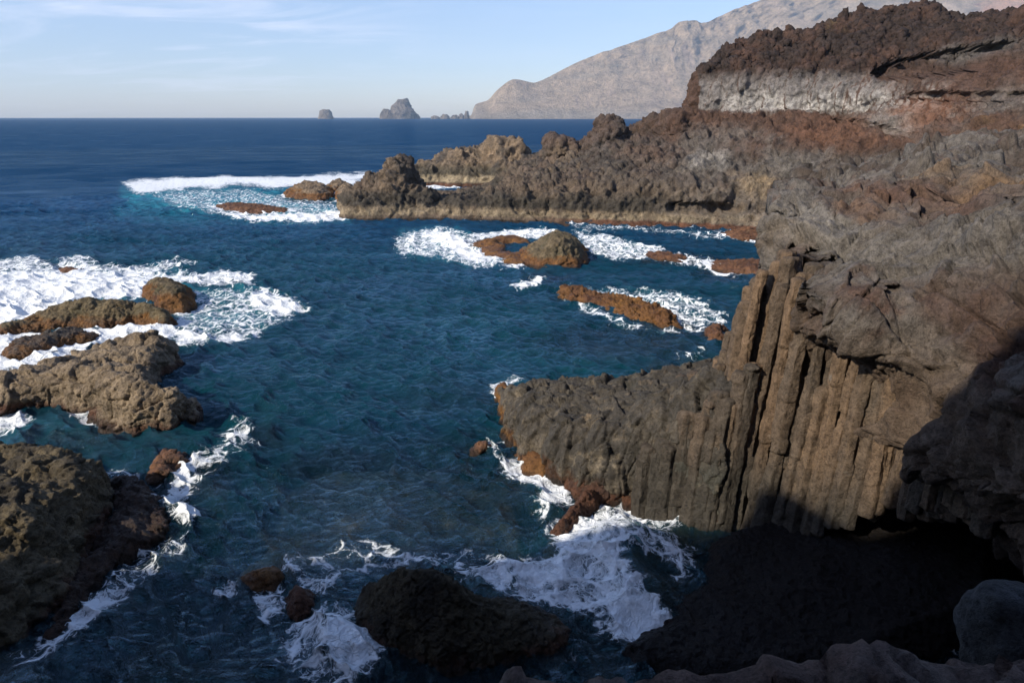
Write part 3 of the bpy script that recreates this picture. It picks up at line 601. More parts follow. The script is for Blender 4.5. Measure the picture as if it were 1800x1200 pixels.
L_farr = [('fbm', .5, 2.2, 5, True), ('cell', .22, .9, 1.2, .08), ('fbm', .25, .6, 4, True)]

outline_rock('rock', [(905, 452), (918, 464), (960, 469), (1012, 468), (1032, 458), (1026, 440), (1000, 428), (960, 430), (920, 440)],
    [(985, 392, 3.6), (1004, 400, 3.0), (960, 416, 1.9), (935, 434, 1.0), (918, 444, .6), (1018, 430, 1.7), (985, 430, 2.3)], 'pointed brown rock standing alone in the middle of the cove', voxel=.08, edge=2.4, layers=[('fbm', .35, 1.8, 5, True), ('cell', .15, .8, 1.2, .06), ('fbm', .15, .5, 4, True)], colfn=shore_col((.15, .115, .07), 'olive', .6, seed=1), power=.75)
outline_rock('reef', [(828, 432), (850, 446), (872, 458), (900, 464), (925, 466), (940, 448), (925, 440), (905, 448), (880, 446), (890, 432), (930, 428), (915, 419), (870, 421)],
    [(850, 432, .35), (885, 424, .45), (905, 455, .35), (875, 448, .3), (930, 450, .7)], 'low orange weed reef ringing a pool left of the pointed rock', 'reef', voxel=.09, edge=1.2, layers=L_farr[:1], colfn=shore_col('tan', 'brown', .9, seed=2), rimn=.5)
outline_rock('reef', [(978, 508), (985, 520), (1030, 534), (1075, 549), (1125, 565), (1170, 576), (1192, 573), (1182, 556), (1140, 538), (1100, 526), (1060, 520), (1010, 510)],
    [(1000, 513, .55), (1030, 522, .3), (1060, 527, .55), (1110, 541, .55), (1130, 550, .3), (1155, 548, .7), (1180, 566, .4)], 'long low orange weed covered reef breaking the surface in the cove', 'reef', voxel=.06, edge=.6, layers=[('cell', .25, .7, 1.2, .12), ('fbm', .2, .7, 4, True), ('cell', .08, .25, 1, .04)], colfn=shore_col('tan', 'brown', 1.1, seed=3, wetz=.05), rimn=.4)
for ol, tp, lb in [
    ([(1136, 446), (1150, 456), (1195, 460), (1205, 454), (1175, 446)], [(1165, 449, .3)], 'small reddish reef right of the pointed rock amid foam streaks'),
    ([(1248, 462), (1252, 474), (1290, 482), (1345, 485), (1345, 462), (1290, 460)], [(1280, 462, .4), (1310, 464, .4)], 'reddish reef washed with foam beside the cliff edge'),
    ([(1232, 586), (1245, 600), (1275, 604), (1275, 578), (1250, 576)], [(1256, 582, .4)], 'small orange reef touching the foot of the cliff edge'),
    ([(1268, 412), (1290, 420), (1340, 424), (1340, 408), (1300, 405)], [(1300, 407, .5)], 'foamy red rock at the right end below the headland'),
    ([(384, 362), (395, 370), (450, 377), (505, 376), (508, 369), (460, 362), (410, 359)], [(405, 361, .35), (450, 367, .4), (490, 370, .35)], 'flat orange reef in white surf farthest left off the headland'),
    ([(105, 474), (110, 481), (140, 483), (146, 477), (128, 472)], [(125, 473, .35)], 'tiny reddish rock poking out of the white surf at left'),
    ([(258, 812), (265, 838), (300, 836), (332, 812), (325, 796), (285, 798)], [(290, 806, .3), (315, 800, .3)], 'orange weed rock at the upper end of the left foam trail'),
    ([(830, 780), (838, 790), (862, 792), (870, 784), (850, 778)], [(850, 782, .12)], 'brown rock barely awash left of the spit')]:
    s_ = .1 if ol[0][1] < 500 else .06
    outline_rock('reef', ol, tp, lb, 'reef', voxel=s_, edge=.5 if ol[0][1] > 500 else 1.2, layers=[('fbm', .30 if s_ > .08 else .16, 1.6 if s_ > .08 else .9, 5, True), ('cell', .12, .4, 1, .05), ('fbm', .10, .4, 4, True)], colfn=shore_col((.22, .14, .08), 'brown', .8, seed=4, algc='rust', wetz=.12), rimn=1.1)
outline_rock('rock', [(498, 342), (520, 350), (560, 353), (584, 349), (585, 336), (555, 328), (520, 332)], [(525, 332, .9), (550, 325, 1.5), (572, 330, 1.2)], 'brown and orange rock in surf left of the headland tip', voxel=.12, edge=1.8, layers=L_farr, colfn=shore_col('tan', 'dgrey', .9, seed=5))
outline_rock('rock', [(570, 333), (590, 338), (612, 334), (610, 326), (588, 323)], [(580, 322, 1.0), (600, 322, 1.2)], 'low brown rock between the surf rock and the headland tip', voxel=.12, edge=1.5, layers=L_farr, colfn=shore_col('tan', 'dgrey', .6, seed=6))
outline_rock('rock', [(590, 345), (596, 356), (622, 356), (632, 344), (615, 336), (600, 336)], [(605, 330, 1.6), (618, 328, 1.9)], 'orange skirted rock just off the headland tip', voxel=.12, edge=1.5, layers=L_farr, colfn=shore_col('tan', 'dgrey', .8, seed=6))
# left group
outline_rock('rock', [(252, 518), (262, 533), (292, 548), (325, 550), (342, 538), (344, 524), (325, 515), (285, 510)], [(285, 503, 1.45), (262, 507, 1.1), (315, 512, 1.25), (335, 518, .9)],
    'rounded brown rock with orange flank at the edge of the surf', voxel=.06, edge=1.0, layers=L_knob, colfn=shore_col((.15, .115, .07), 'olive', .95, seed=7), power=.4)
outline_rock('rock', [(-20, 574), (0, 592), (70, 582), (130, 577), (185, 578), (235, 570), (290, 580), (306, 572), (314, 556, .6), (275, 533, 1.1), (210, 524, 1.2), (150, 523, 1.2), (105, 536, .8), (70, 556, .3), (20, 564, .6), (-20, 568, .5)],
    [(20, 568, .8), (55, 575, .45), (90, 560, .6), (115, 535, 1.1), (150, 524, 1.5), (205, 528, 1.4), (240, 530, 1.4), (280, 540, 1.3), (300, 552, 1.0), (180, 558, .7), (230, 556, .7), (130, 560, .6)],
    'long knobbly brown rock lying along the edge of the surf', voxel=.055, edge=.8, layers=L_knob, colfn=shore_col((.17, .13, .075), 'olive', .5, seed=8), power=.45)
outline_rock('rock', [(2, 622), (20, 632), (60, 626), (110, 612), (160, 600), (170, 590), (130, 588), (80, 598), (35, 608)], [(30, 616, .4), (80, 604, .6), (120, 594, .65), (155, 591, .5)],
    'thin dark rock lying in the foam channel between the bigger rocks', voxel=.05, edge=.5, layers=L_knob, colfn=shore_col('dgrey', 'brown', .35, seed=9), power=.5)
outline_rock('rock', [(-60, 720), (0, 722), (50, 718), (110, 716), (165, 728), (190, 748), (240, 758), (300, 756), (338, 738), (345, 712, .2), (330, 685, 1.2), (285, 680, 1.3), (262, 668, .8), (285, 650, .3), (303, 632, .5), (304, 600, 1.1), (290, 584, 1.3), (235, 588, 1.1), (180, 603, .8), (120, 628, .8), (60, 646, 1.0), (0, 652, 1.1), (-60, 655, 1.1)],
    [(-20, 645, 1.3), (30, 650, 1.3), (80, 645, 1.2), (150, 625, .9), (200, 600, 1.1), (240, 588, 1.5), (285, 588, 1.6), (285, 610, 1.5), (230, 620, 1.1), (110, 655, 1.7), (60, 675, 1.9), (0, 680, 1.9), (170, 660, 1.9), (235, 668, 1.9), (290, 680, 1.7), (320, 700, 1.5), (250, 700, 1.7), (200, 700, 1.6), (140, 690, 1.8), (60, 700, 1.6), (260, 730, 1.1), (215, 645, .9)],
    'big tan cracked basalt platform jutting in from the left', voxel=.05, edge=.8, layers=L_block, colfn=shore_col((.27, .205, .135), (.15, .115, .08), .2, seed=10, algc='ralgae'), power=.35, rimn=.25)
outline_rock('rock', [(-120, 830), (0, 835), (50, 812, .6), (110, 805, 1.0), (160, 822, .8), (190, 862, .3), (196, 905), (160, 965), (130, 1020), (90, 1075), (20, 1130), (-40, 1170), (-200, 1200), (-220, 900)],
    [(30, 830, 1.5), (70, 808, 1.9), (120, 808, 1.9), (145, 832, 1.5), (180, 850, 1.2), (60, 850, 1.5), (100, 870, 1.6), (30, 900, 2.0), (0, 860, 1.9), (-100, 900, 2.2), (120, 920, 1.2), (60, 980, 1.3), (0, 1000, 1.7), (120, 980, .7), (70, 1030, .8), (10, 1070, 1.0), (-80, 1100, 1.5)],
    'large knobbly brown rock in the lower left corner', voxel=.045, edge=.8, layers=[('fbm', .5, 2.2, 5, True), ('cell', .14, .55, 1.1, .05), ('fbm', .10, .4, 5, True), ('cell', .05, .17, 1.0, .03)], colfn=shore_col((.135, .105, .062), (.05, .043, .034), .2, seed=11, algc='ralgae'), power=.45, mat=M_near)
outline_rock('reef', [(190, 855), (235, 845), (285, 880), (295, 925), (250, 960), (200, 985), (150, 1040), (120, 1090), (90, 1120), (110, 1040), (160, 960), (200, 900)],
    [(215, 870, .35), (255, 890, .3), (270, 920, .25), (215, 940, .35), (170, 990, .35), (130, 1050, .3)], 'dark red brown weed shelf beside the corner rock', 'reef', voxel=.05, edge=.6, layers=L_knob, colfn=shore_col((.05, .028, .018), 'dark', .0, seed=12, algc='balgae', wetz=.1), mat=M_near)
# bottom centre
outline_rock('boulder', [(620, 1050), (634, 1105), (690, 1150), (770, 1172), (850, 1170), (930, 1158), (990, 1138), (1010, 1115), (985, 1088), (945, 1070), (890, 1060), (850, 1045, .4), (800, 1020, .8), (760, 1005, 1.0), (700, 1000, 1.0), (650, 1015, .7)],
    [(650, 1020, 1.3), (700, 995, 1.8), (750, 998, 1.8), (790, 1025, 1.6), (840, 1052, 1.0), (900, 1075, .55), (960, 1090, .3), (720, 1045, 2.3), (780, 1080, 1.8), (850, 1110, 1.0), (680, 1080, 1.5), (930, 1115, .5), (720, 1110, 1.2)],
    'large dark knobbly boulder with a long tail at the bottom centre', voxel=.04, edge=.9, layers=[('fbm', .25, 1.8, 4, False), ('cell', .05, .2, 1.1, .04), ('fbm', .05, .25, 5, True), ('fbm', .02, .08, 3, False)], colfn=shore_col((.055, .043, .024), (.022, .018, .014), .1, seed=13, algc='ralgae'), power=.5, mat=M_near)  # boulder coloured near black to deepen the shade it lies in
for ol, tp, lb, bc, al in [
    ([(500, 1050), (505, 1078), (530, 1086), (556, 1072), (556, 1046), (530, 1038)], [(528, 1040, .55)], 'small round dark rock in foam left of the boulder', 'dark', .5),
    ([(416, 1022), (440, 1038), (480, 1034), (504, 1014), (495, 1002), (450, 1006)], [(455, 1004, .4), (485, 1000, .35)], 'flat orange brown rock awash near the bottom left', 'brown', .9),
    ([(990, 852), (1010, 872), (1050, 884), (1090, 878), (1105, 864), (1075, 850), (1020, 842)], [(1020, 845, .5), (1065, 855, .5)], 'dark smooth rock lying across the foam below the spit', 'dark', .3),
    ([(966, 940), (985, 952), (1010, 930), (1030, 905), (1055, 885), (1045, 872), (1015, 880), (995, 905)], [(1035, 880, .6), (1010, 905, .6), (985, 935, .4)], 'long red brown rock slanting down into the white water', 'ralgae', .7),
    ([(905, 800), (920, 828), (955, 838), (985, 830), (975, 808), (940, 796)], [(935, 806, .45), (965, 812, .4)], 'round orange weed rock under the tip of the spit', 'brown', 1.2),
    ([(868, 686), (880, 712), (900, 720), (905, 700), (895, 682)], [(885, 686, .6)], 'orange weed knob at the far tip of the spit', 'brown', 1.2),
    ([(1090, 872), (1100, 885), (1125, 884), (1120, 872)], [(1108, 872, .3)], 'little brown rock poking from the foam under the spit wall', 'brown', .6),
    ([(1160, 1100), (1180, 1060), (1235, 1030), (1250, 960), (1330, 930), (1450, 915), (1650, 920), (1760, 990), (1740, 1130), (1500, 1200), (1250, 1215), (1120, 1170), (1095, 1140)], [(1200, 1070, .3), (1260, 1000, .35), (1350, 960, .6), (1300, 1080, .5), (1450, 1000, .8), (1450, 1120, .5), (1600, 1000, 1.0), (1600, 1120, .8), (1200, 1150, .35), (1320, 1170, .4)], 'wide rock floor of the lower right hollow, coloured near black to deepen its shade', (.009, .006, .005), -.3)]:  # last one: hollow floor, its shade put into a near-black colour
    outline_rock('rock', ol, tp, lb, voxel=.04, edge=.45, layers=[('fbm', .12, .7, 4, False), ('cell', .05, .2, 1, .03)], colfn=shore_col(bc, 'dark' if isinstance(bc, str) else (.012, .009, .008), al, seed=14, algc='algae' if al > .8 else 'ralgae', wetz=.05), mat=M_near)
# grey boulder resting on the ledge at the lower right
G = []
for py, l, r in ((1030, 1745, 1790), (1042, 1722, 1840), (1070, 1700, 1870), (1105, 1690, 1890), (1145, 1688, 1900), (1180, 1700, 1890)):
    a, b = PY(l, py, 2.75), PY(r, py, 2.75); c, w = (a+b)/2, (b[0]-a[0])/2; G.append([c+np.array([w*math.cos(t), .8*w*math.sin(t), 0]) for t in np.linspace(0, 2*math.pi, 11)[:-1]])
me = remesh([closed_loft(G, 4, 4)], .012, 3); displace(me, [('bulge', .05, .3, 1.0), ('fbm', .02, .12, 4, False)])
V = getV(me); n1 = fbm(V, .2, 5, .6, 171); setattrs(me, mixc(np.tile(np.array((.055, .056, .06)), (len(V), 1)), np.array((.03, .029, .028)), sstep(-.1, .4, n1)))
finish('boulder', me, M_foot, 'smooth grey boulder at the lower right corner above the dark hollow', 'boulder')

# ---- sea stacks on the horizon
def stack(name, pts, Y, label, group=None):
    G = []
    for py, l, r in pts:
        a, b = PY(l, py, Y), PY(r, py, Y); c, w = (a+b)/2, (b[0]-a[0])/2; G.append([c+np.array([w*math.cos(t), w*.8*math.sin(t), 0]) for t in np.linspace(0, 2*math.pi, 11)[:-1]])
    V, F = closed_loft(G, 5, 6); me = mesh_np(name, V, F); sc = (V[:, 2].max())/100+.12
    displace(me, [('fbm', 22*sc, 60*sc, 6, True), ('fbm', 9*sc, 16, 4, True)], lambda V: sstep(-5, 20*sc, V[:, 2]))
    V = getV(me); n = fbm(V*np.array([1, 1, .6]), 30, 5, .6, 181); col = mixc(np.tile(np.array((.25, .205, .165)), (len(V), 1)), np.array((.10, .085, .075)), sstep(-.15, .35, n)); setattrs(me, col)
    return finish(name, me, M_mount, label, 'sea stack' if name == 'sea_stack' else 'rock', group=group)
stack('sea_stack', [(174, 698, 714), (177, 694, 718), (186, 688, 724), (193, 682, 727), (200, 674, 729), (206, 668, 731), (212, 666, 732)], 4200, 'tall grey sea stack on the horizon, larger of the two offshore')
stack('rock', [(192, 673, 684), (197, 669, 690), (206, 667, 700), (212, 667, 700)], 4150, 'low shoulder rock joined to the left foot of the tall sea stack')
stack('sea_stack', [(192, 566, 577), (196, 561, 582), (206, 559, 586), (212, 558, 587)], 4300, 'small dark sea stack farthest left on the horizon')
for (c, w, t), lb in zip([(732, 7, 200), (765, 8, 203), (782, 9, 201), (800, 9, 202), (811, 6, 199), (820, 6, 195)],
    ['small rock touching the right foot of the tall sea stack', 'low rock farthest left in the chain before the mountain', 'second low rock from the left in the chain before the mountain', 'broad low rock in the middle of the chain before the mountain', 'narrow rock beside the highest rock of the chain', 'highest rock of the chain, at the foot of the mountain']):
    stack('rock', [(t, c-w*.4, c+w*.3), (t*.4+206*.6, c-w*.8, c+w*.8), (207, c-w, c+w), (212, c-w, c+w)], 4200, lb, 'rocks in a chain before the mountain')

# ================================================================== SEA
FOAM = [  # soft patches on the water: polygon in plan (px,py), inner strength, feather (px), lace 0..1 (1 = dense white)
    ([(0, 478), (120, 478), (200, 484), (240, 478), (330, 486), (300, 500), (250, 512), (240, 528), (150, 524), (100, 540), (60, 560), (0, 575), (-80, 580), (-80, 478)], 1.0, 10),
    ([(0, 455), (90, 462), (150, 452), (160, 462), (250, 470), (320, 455), (345, 460), (250, 485), (120, 480), (0, 475), (-80, 470), (-80, 456)], .66, 7),
    ([(320, 486), (400, 476), (460, 488), (450, 498), (380, 500), (330, 500)], .75, 7), ([(330, 512), (400, 508), (480, 512), (500, 525), (545, 540), (510, 560), (460, 585), (390, 602), (305, 606), (300, 580), (310, 555), (345, 545)], .52, 7),
    ([(455, 512), (500, 524), (545, 541), (500, 556), (440, 545), (430, 530)], .80, 8), ([(305, 585), (360, 592), (440, 580), (455, 590), (390, 603), (305, 608)], .8, 6),
    ([(-60, 592), (60, 588), (180, 580), (240, 572), (305, 570), (312, 590), (300, 596), (230, 592), (170, 606), (100, 622), (30, 645), (-60, 660)], .95, 5), ([(-60, 640), (60, 635), (140, 610), (150, 620), (60, 650), (-60, 665)], .8, 5),
    ([(-60, 724), (20, 726), (60, 732), (30, 750), (-60, 760)], .7, 7), ([(120, 728), (160, 722), (190, 735), (150, 738)], .5, 6),
    ([(210, 322), (300, 315), (400, 312), (480, 314), (560, 308), (650, 304), (655, 312), (610, 322), (560, 326), (480, 330), (420, 326), (300, 335), (240, 340)], .82, 6),
    ([(260, 340), (330, 335), (440, 332), (500, 345), (600, 360), (610, 385), (560, 392), (480, 394), (420, 385), (360, 372), (300, 362)], .48, 7), ([(380, 372), (450, 380), (540, 378), (610, 368), (612, 385), (550, 390), (440, 390)], .85, 4), ([(580, 340), (640, 318), (600, 318), (520, 330)], .85, 4),
    ([(730, 330), (760, 322), (800, 324), (808, 330), (770, 334)], .75, 3), ([(1000, 252), (1030, 250), (1035, 256), (1005, 257)], .8, 2),
    ([(690, 420), (740, 402), (790, 400), (820, 412), (850, 425), (860, 445), (920, 462), (910, 474), (850, 470), (780, 455), (710, 450), (690, 436)], .60, 7),
    ([(735, 405), (775, 402), (815, 425), (845, 448), (870, 462), (820, 460), (790, 440), (750, 420)], .85, 6), ([(820, 415), (880, 405), (960, 402), (985, 412), (940, 418), (880, 420), (840, 425)], .72, 4),
    ([(1008, 405), (1060, 412), (1140, 430), (1170, 440), (1140, 455), (1080, 458), (1035, 445), (1020, 425)], .62, 6), ([(1000, 392), (1100, 396), (1200, 404), (1330, 412), (1330, 425), (1250, 420), (1120, 408), (1010, 402)], .45, 5), ([(1280, 408), (1330, 405), (1330, 424), (1290, 420)], .85, 4),
    ([(1150, 440), (1240, 455), (1330, 470), (1330, 485), (1280, 484), (1230, 470), (1150, 456)], .5, 7), ([(1225, 462), (1250, 466), (1290, 482), (1270, 484), (1240, 474)], .8, 4),
    ([(900, 505), (930, 488), (955, 486), (950, 498), (920, 512)], .82, 5), ([(990, 500), (1080, 508), (1180, 512), (1240, 530), (1275, 552), (1270, 575), (1210, 572), (1160, 545), (1090, 520), (1010, 510)], .56, 8),
    ([(985, 520), (1040, 545), (1110, 570), (1180, 580), (1240, 572), (1240, 578), (1170, 588), (1090, 572), (1020, 545)], .5, 4), ([(1190, 622), (1240, 618), (1240, 632), (1200, 632)], .45, 5),
    ([(860, 676), (905, 664), (930, 668), (890, 676), (872, 700), (866, 695)], .6, 6),
    ([(395, 750), (430, 722), (445, 745), (450, 778), (420, 800), (370, 830), (340, 850), (335, 900), (330, 925), (290, 910), (295, 880), (310, 850), (300, 820), (350, 800), (390, 780)], .46, 10), ([(425, 745), (442, 765), (420, 778), (405, 765)], .75, 7),
    ([(292, 905), (320, 893), (345, 905), (335, 925), (300, 925)], .85, 8), ([(300, 818), (340, 805), (335, 850), (330, 890), (300, 890)], .66, 8),
    ([(200, 970), (240, 955), (300, 950), (325, 925), (320, 970), (280, 1000), (240, 1040), (180, 1080), (120, 1120), (60, 1160), (20, 1195), (20, 1160), (80, 1110), (130, 1080), (160, 1040), (200, 1020)], .50, 10),
    ([(170, 1040), (220, 1030), (200, 1060), (130, 1110), (60, 1150), (40, 1150), (110, 1090)], .64, 8), ([(110, 1020), (150, 1030), (130, 1050)], .5, 8), ([(165, 815), (220, 820), (240, 840), (200, 845)], .5, 8),
    ([(210, 860), (270, 862), (280, 885), (230, 880)], .6, 8),
    ([(850, 780), (880, 770), (885, 800), (920, 820), (930, 850), (900, 850), (870, 820)], .55, 8), ([(900, 830), (960, 830), (990, 850), (1000, 880), (960, 900), (940, 890), (950, 860), (910, 850)], .62, 9), ([(940, 880), (965, 890), (950, 920), (935, 905)], .5, 7),
    ([(975, 808), (1020, 820), (1080, 850), (1100, 872), (1070, 866), (1020, 838), (985, 832)], .85, 6),
    ([(1050, 885), (1110, 876), (1180, 885), (1230, 910), (1180, 930), (1220, 960), (1230, 1010), (1190, 1020), (1150, 1000), (1100, 990), (1010, 990), (980, 970), (1010, 940), (1035, 905)], .56, 12),
    ([(1060, 890), (1120, 900), (1130, 940), (1090, 990), (1120, 1040), (1160, 1080), (1170, 1110), (1120, 1130), (1070, 1120), (1050, 1080), (1000, 1060), (920, 1050), (840, 1030), (790, 1015), (860, 985), (960, 975), (1020, 950)], .70, 14),
    ([(1080, 1060), (1150, 1070), (1175, 1100), (1130, 1130), (1075, 1120)], .88, 12), ([(800, 1015), (880, 990), (1000, 1000), (1060, 1040), (980, 1050), (880, 1040)], .72, 10),
    ([(560, 960), (640, 945), (700, 955), (820, 965), (860, 975), (800, 1005), (700, 985), (640, 1000), (600, 1040), (560, 1060), (520, 1030), (480, 1010), (500, 990)], .44, 12),
    ([(450, 1040), (490, 1035), (500, 1080), (470, 1100), (445, 1075)], .66, 10), ([(500, 1110), (560, 1085), (600, 1060), (625, 1090), (680, 1150), (660, 1180), (600, 1205), (530, 1190), (500, 1150)], .58, 12),
    ([(560, 1110), (620, 1100), (670, 1150), (640, 1175), (580, 1170)], .82, 12), ([(370, 1040), (410, 1030), (405, 1050), (375, 1055)], .55, 8)]
AER = [([(215, 335), (400, 330), (520, 335), (620, 340), (615, 385), (480, 388), (350, 372), (230, 362)], 1.0, 12), ([(200, 360), (330, 370), (420, 385), (300, 392), (200, 380)], .45, 14), ([(320, 505), (440, 500), (520, 535), (460, 575), (340, 590), (310, 560)], .62, 14), ([(-60, 480), (320, 478), (250, 525), (90, 550), (-60, 580)], .6, 12), ([(700, 405), (800, 400), (900, 450), (860, 470), (720, 450)], .6, 10), ([(1010, 405), (1160, 435), (1100, 455), (1020, 435)], .4, 8), ([(1000, 505), (1180, 515), (1260, 560), (1160, 545)], .4, 8), ([(840, 980), (1030, 930), (1160, 930), (1180, 1010), (1120, 1100), (1040, 1050)], .75, 20), ([(520, 1110), (600, 1090), (680, 1150), (580, 1190)], .7, 18), ([(-60, 735), (100, 735), (200, 760), (120, 790), (-60, 790)], .35, 12)]
BUMPS = [((800, 425), 30, 9, .5), ((1080, 960), 120, 45, .55), ((1110, 1040), 90, 60, .35), ((310, 908), 30, 18, .25), ((610, 1130), 70, 45, .3), ((900, 1010), 120, 30, .3), ((250, 585), 80, 8, .35), ((100, 510), 160, 12, .35), ((450, 530), 60, 14, .15), ((60, 458), 120, 6, .35), ((440, 318), 220, 5, .5), ((520, 380), 80, 6, .3)]
rr_ = np.concatenate([np.geomspace(3.2, 11, 90)[:-1], np.geomspace(11, 130, 1250)[:-1], np.geomspace(130, 9200, 330)])
X, Y, R, F = fan_grid(rr_, 41, 960, 60)
V = np.stack([X, Y, 0*X], 1); P = V.copy(); sp = np.maximum(np.repeat(np.gradient(rr_), 1020), R*.0016)
VIS = np.where((R < 900) & (Y > 1) & (np.abs(X) < 1.0*Y+6))[0]
def fbv(*a, scale=None, **k):
    o = np.zeros(len(X)); o[VIS] = fbm((P if scale is None else P*scale)[VIS], *a, **k); return o
rng = random.Random(11); dz = np.zeros(len(X)); dx = np.zeros(len(X)); dy = np.zeros(len(X)); wind = math.radians(205)
gust = .8+.9*fbv(9, 3, .5, 301)
X, Y, sp = X.astype(np.float32), Y.astype(np.float32), sp.astype(np.float32)
for k in range(56):
    lam = .26*(8/.26)**(k/55.0)*rng.uniform(.9, 1.1); a = .0165*lam**.60*(1.3 if lam < .9 else 1.75 if lam < 2.2 else .62)*rng.uniform(.5, 1.2); th = wind+rng.gauss(0, .75 if lam < 4 else .45); K = 2*math.pi/lam; ph = rng.uniform(0, 6.28)
    m = sstep(1.9, 6.5, lam/sp)
    if m.max() <= 0: continue
    ix = m > 0; q = K*(X[ix]*math.sin(th)+Y[ix]*math.cos(th))+ph+.7*gust[ix]; am = a*m[ix]*(gust[ix] if lam < 3 else 1)
    dz[ix] += am*np.cos(q); s_ = -am*np.sin(q)*.8; dx[ix] += s_*math.sin(th); dy[ix] += s_*math.cos(th)
mx, my = mapxy(X, np.maximum(Y, -2)); front = Y > 2; foam = np.zeros(len(X)); aer = np.zeros(len(X))
PN = np.stack([mx/60, my/22, 0*mx], 1)
wx = fbv(3.0, 4, .6, 311); wy = fbv(3.0, 4, .6, 317)
px_ = np.zeros(len(X)); py_ = np.zeros(len(X)); ixn = np.where((R < 260) & front)[0]; px_[ixn] = fbm(PN[ixn], .7, 4, .6, 351); py_[ixn] = fbm(PN[ixn], .7, 4, .6, 357)
for pg, st, fe in FOAM:
    pa = np.array(pg, float); x0, y0 = pa.min(0)-70; x1, y1 = pa.max(0)+70; ix = np.where((mx > x0) & (mx < x1) & (my > y0) & (my < y1) & front)[0]
    fe2 = fe*1.3; d = poly_sd(mx[ix]+wx[ix]*fe2*1.3+px_[ix]*2.6*fe2, my[ix]+wy[ix]*fe2*.8+py_[ix]*1.2*fe2, pa)
    foam[ix] = np.maximum(foam[ix], st*sstep(-fe2*1.2, fe2*.8, d)); aer[ix] = np.maximum(aer[ix], .6*st*sstep(-fe2*1.2-3, fe2*1.5, d))
for pg, st, fe in AER:
    pa = np.array(pg, float); x0, y0 = pa.min(0)-80; x1, y1 = pa.max(0)+80; ix = np.where((mx > x0) & (mx < x1) & (my > y0) & (my < y1) & front)[0]
    d = poly_sd(mx[ix]+wx[ix]*fe*1.5, my[ix]+wy[ix]*fe, pa); aer[ix] = np.maximum(aer[ix], st*sstep(-fe*1.5, fe, d))
for (a, b), rx, ry, h in BUMPS:
    d = ((mx-a)/rx)**2+((my-b)/ry)**2; dz += h*np.exp(-d*1.2)*front
V = np.stack([X+dx, Y+dy, dz+foam*(.07*fbv(.8, 5, .6, 321, True)+.03)*np.clip(R/18, .7, 1.6)*(R < 260)], 1)
# foam lapping round every rock
WLP = np.vstack(WL); kd = kdtree.KDTree(len(WLP))
for i, p in enumerate(WLP): kd.insert((p[0], p[1], 0), i)
kd.balance(); idx = np.where((R < 170) & (np.abs(mx-900) < 1000) & front)[0]
near = np.zeros(len(X)); q = np.round(np.stack([X[idx], Y[idx]], 1)/.12).astype(int); uq, inv = np.unique(q, axis=0, return_inverse=True); inv = inv.ravel()
dist = np.array([kd.find((a*.12, b*.12, 0))[2] for a, b in uq]); dd = dist[inv]
lap = .5*np.exp(-dd/.3)+.2*np.exp(-dd/.9); near[idx] = lap
patch = sstep(-.25, .3, fbv(4.5, 3, .55, 331)); lapf = near*patch*(.55+.9*np.clip(aer, 0, 1)); lapf *= np.where(R > 70, 1.25, 1)
foam = np.clip(np.maximum(foam, lapf + foam*.9), 0, 1.05)
# scattered whitecaps farther out
wc = sstep(.62, .8, fbv(5, 4, .6, 341, scale=np.array([.45, 1, 1])))*(R > 45)*(R < 900)*.35; foam = np.maximum(foam, wc)
ixs = np.where((R < 320) & (Y > 1) & (np.abs(X) < 1.0*Y+6))[0]; clar = np.zeros(len(X)); clar[ixs] = np.exp(-np.maximum(-seabed_z(X[ixs], Y[ixs])-.1, 0)/1.9)*.96
clar = np.maximum(clar, .88*(1-sstep(15, 26, Y+.12*np.abs(X-2)+3*wx)))  # near water made clearer whatever its depth, to darken the shaded foreground
me = mesh_np('sea', V, F[:, ::-1]); setattrs(me, None, foam=foam, aer=np.clip(aer, 0, 1), clar=clar)

m, t = new_mat('sea_water'); out = N_(t, 'ShaderNodeOutputMaterial'); g = N_(t, 'ShaderNodeNewGeometry'); pos = g.outputs['Position']
def attr(n): return N_(t, 'ShaderNodeAttribute', attribute_name=n).outputs['Fac']
A_f, A_a, A_c = attr('foam'), attr('aer'), attr('clar')
big = noise(t, pos, .045, 4, .6); mid_ = noise(t, pos, .35, 4, .55)
body = N_(t, 'ShaderNodeMix', data_type='RGBA'); body.inputs[6].default_value = (.0012, .024, .042, 1); body.inputs[7].default_value = (.0020, .042, .056, 1)
t.links.new(mrange(t, big, .35, .65), body.inputs[0])
sxy = N_(t, 'ShaderNodeSeparateXYZ'); t.links.new(pos, sxy.inputs[0]); off = mrange(t, sxy.outputs[1], 40, 110, 0, 1, True)
bay = N_(t, 'ShaderNodeMix', data_type='RGBA'); bay.inputs[7].default_value = (.0018, .036, .098, 1); t.links.new(body.outputs[2], bay.inputs[6]); t.links.new(off, bay.inputs[0])
turq = N_(t, 'ShaderNodeMix', data_type='RGBA'); turq.inputs[7].default_value = (.03, .27, .33, 1); t.links.new(bay.outputs[2], turq.inputs[6])
t.links.new(mth(t, 'MULTIPLY', mrange(t, A_a, .1, 1.0, 0, .85), mrange(t, mid_, .3, .7, .25, 1.0)), turq.inputs[0])
dif = N_(t, 'ShaderNodeBsdfDiffuse'); t.links.new(turq.outputs[2], dif.inputs['Color'])
tr = N_(t, 'ShaderNodeBsdfTransparent'); tr.inputs[0].default_value = (.55, .72, .72, 1)
m1 = N_(t, 'ShaderNodeMixShader'); t.links.new(A_c, m1.inputs[0]); t.links.new(dif.outputs[0], m1.inputs[1]); t.links.new(tr.outputs[0], m1.inputs[2])
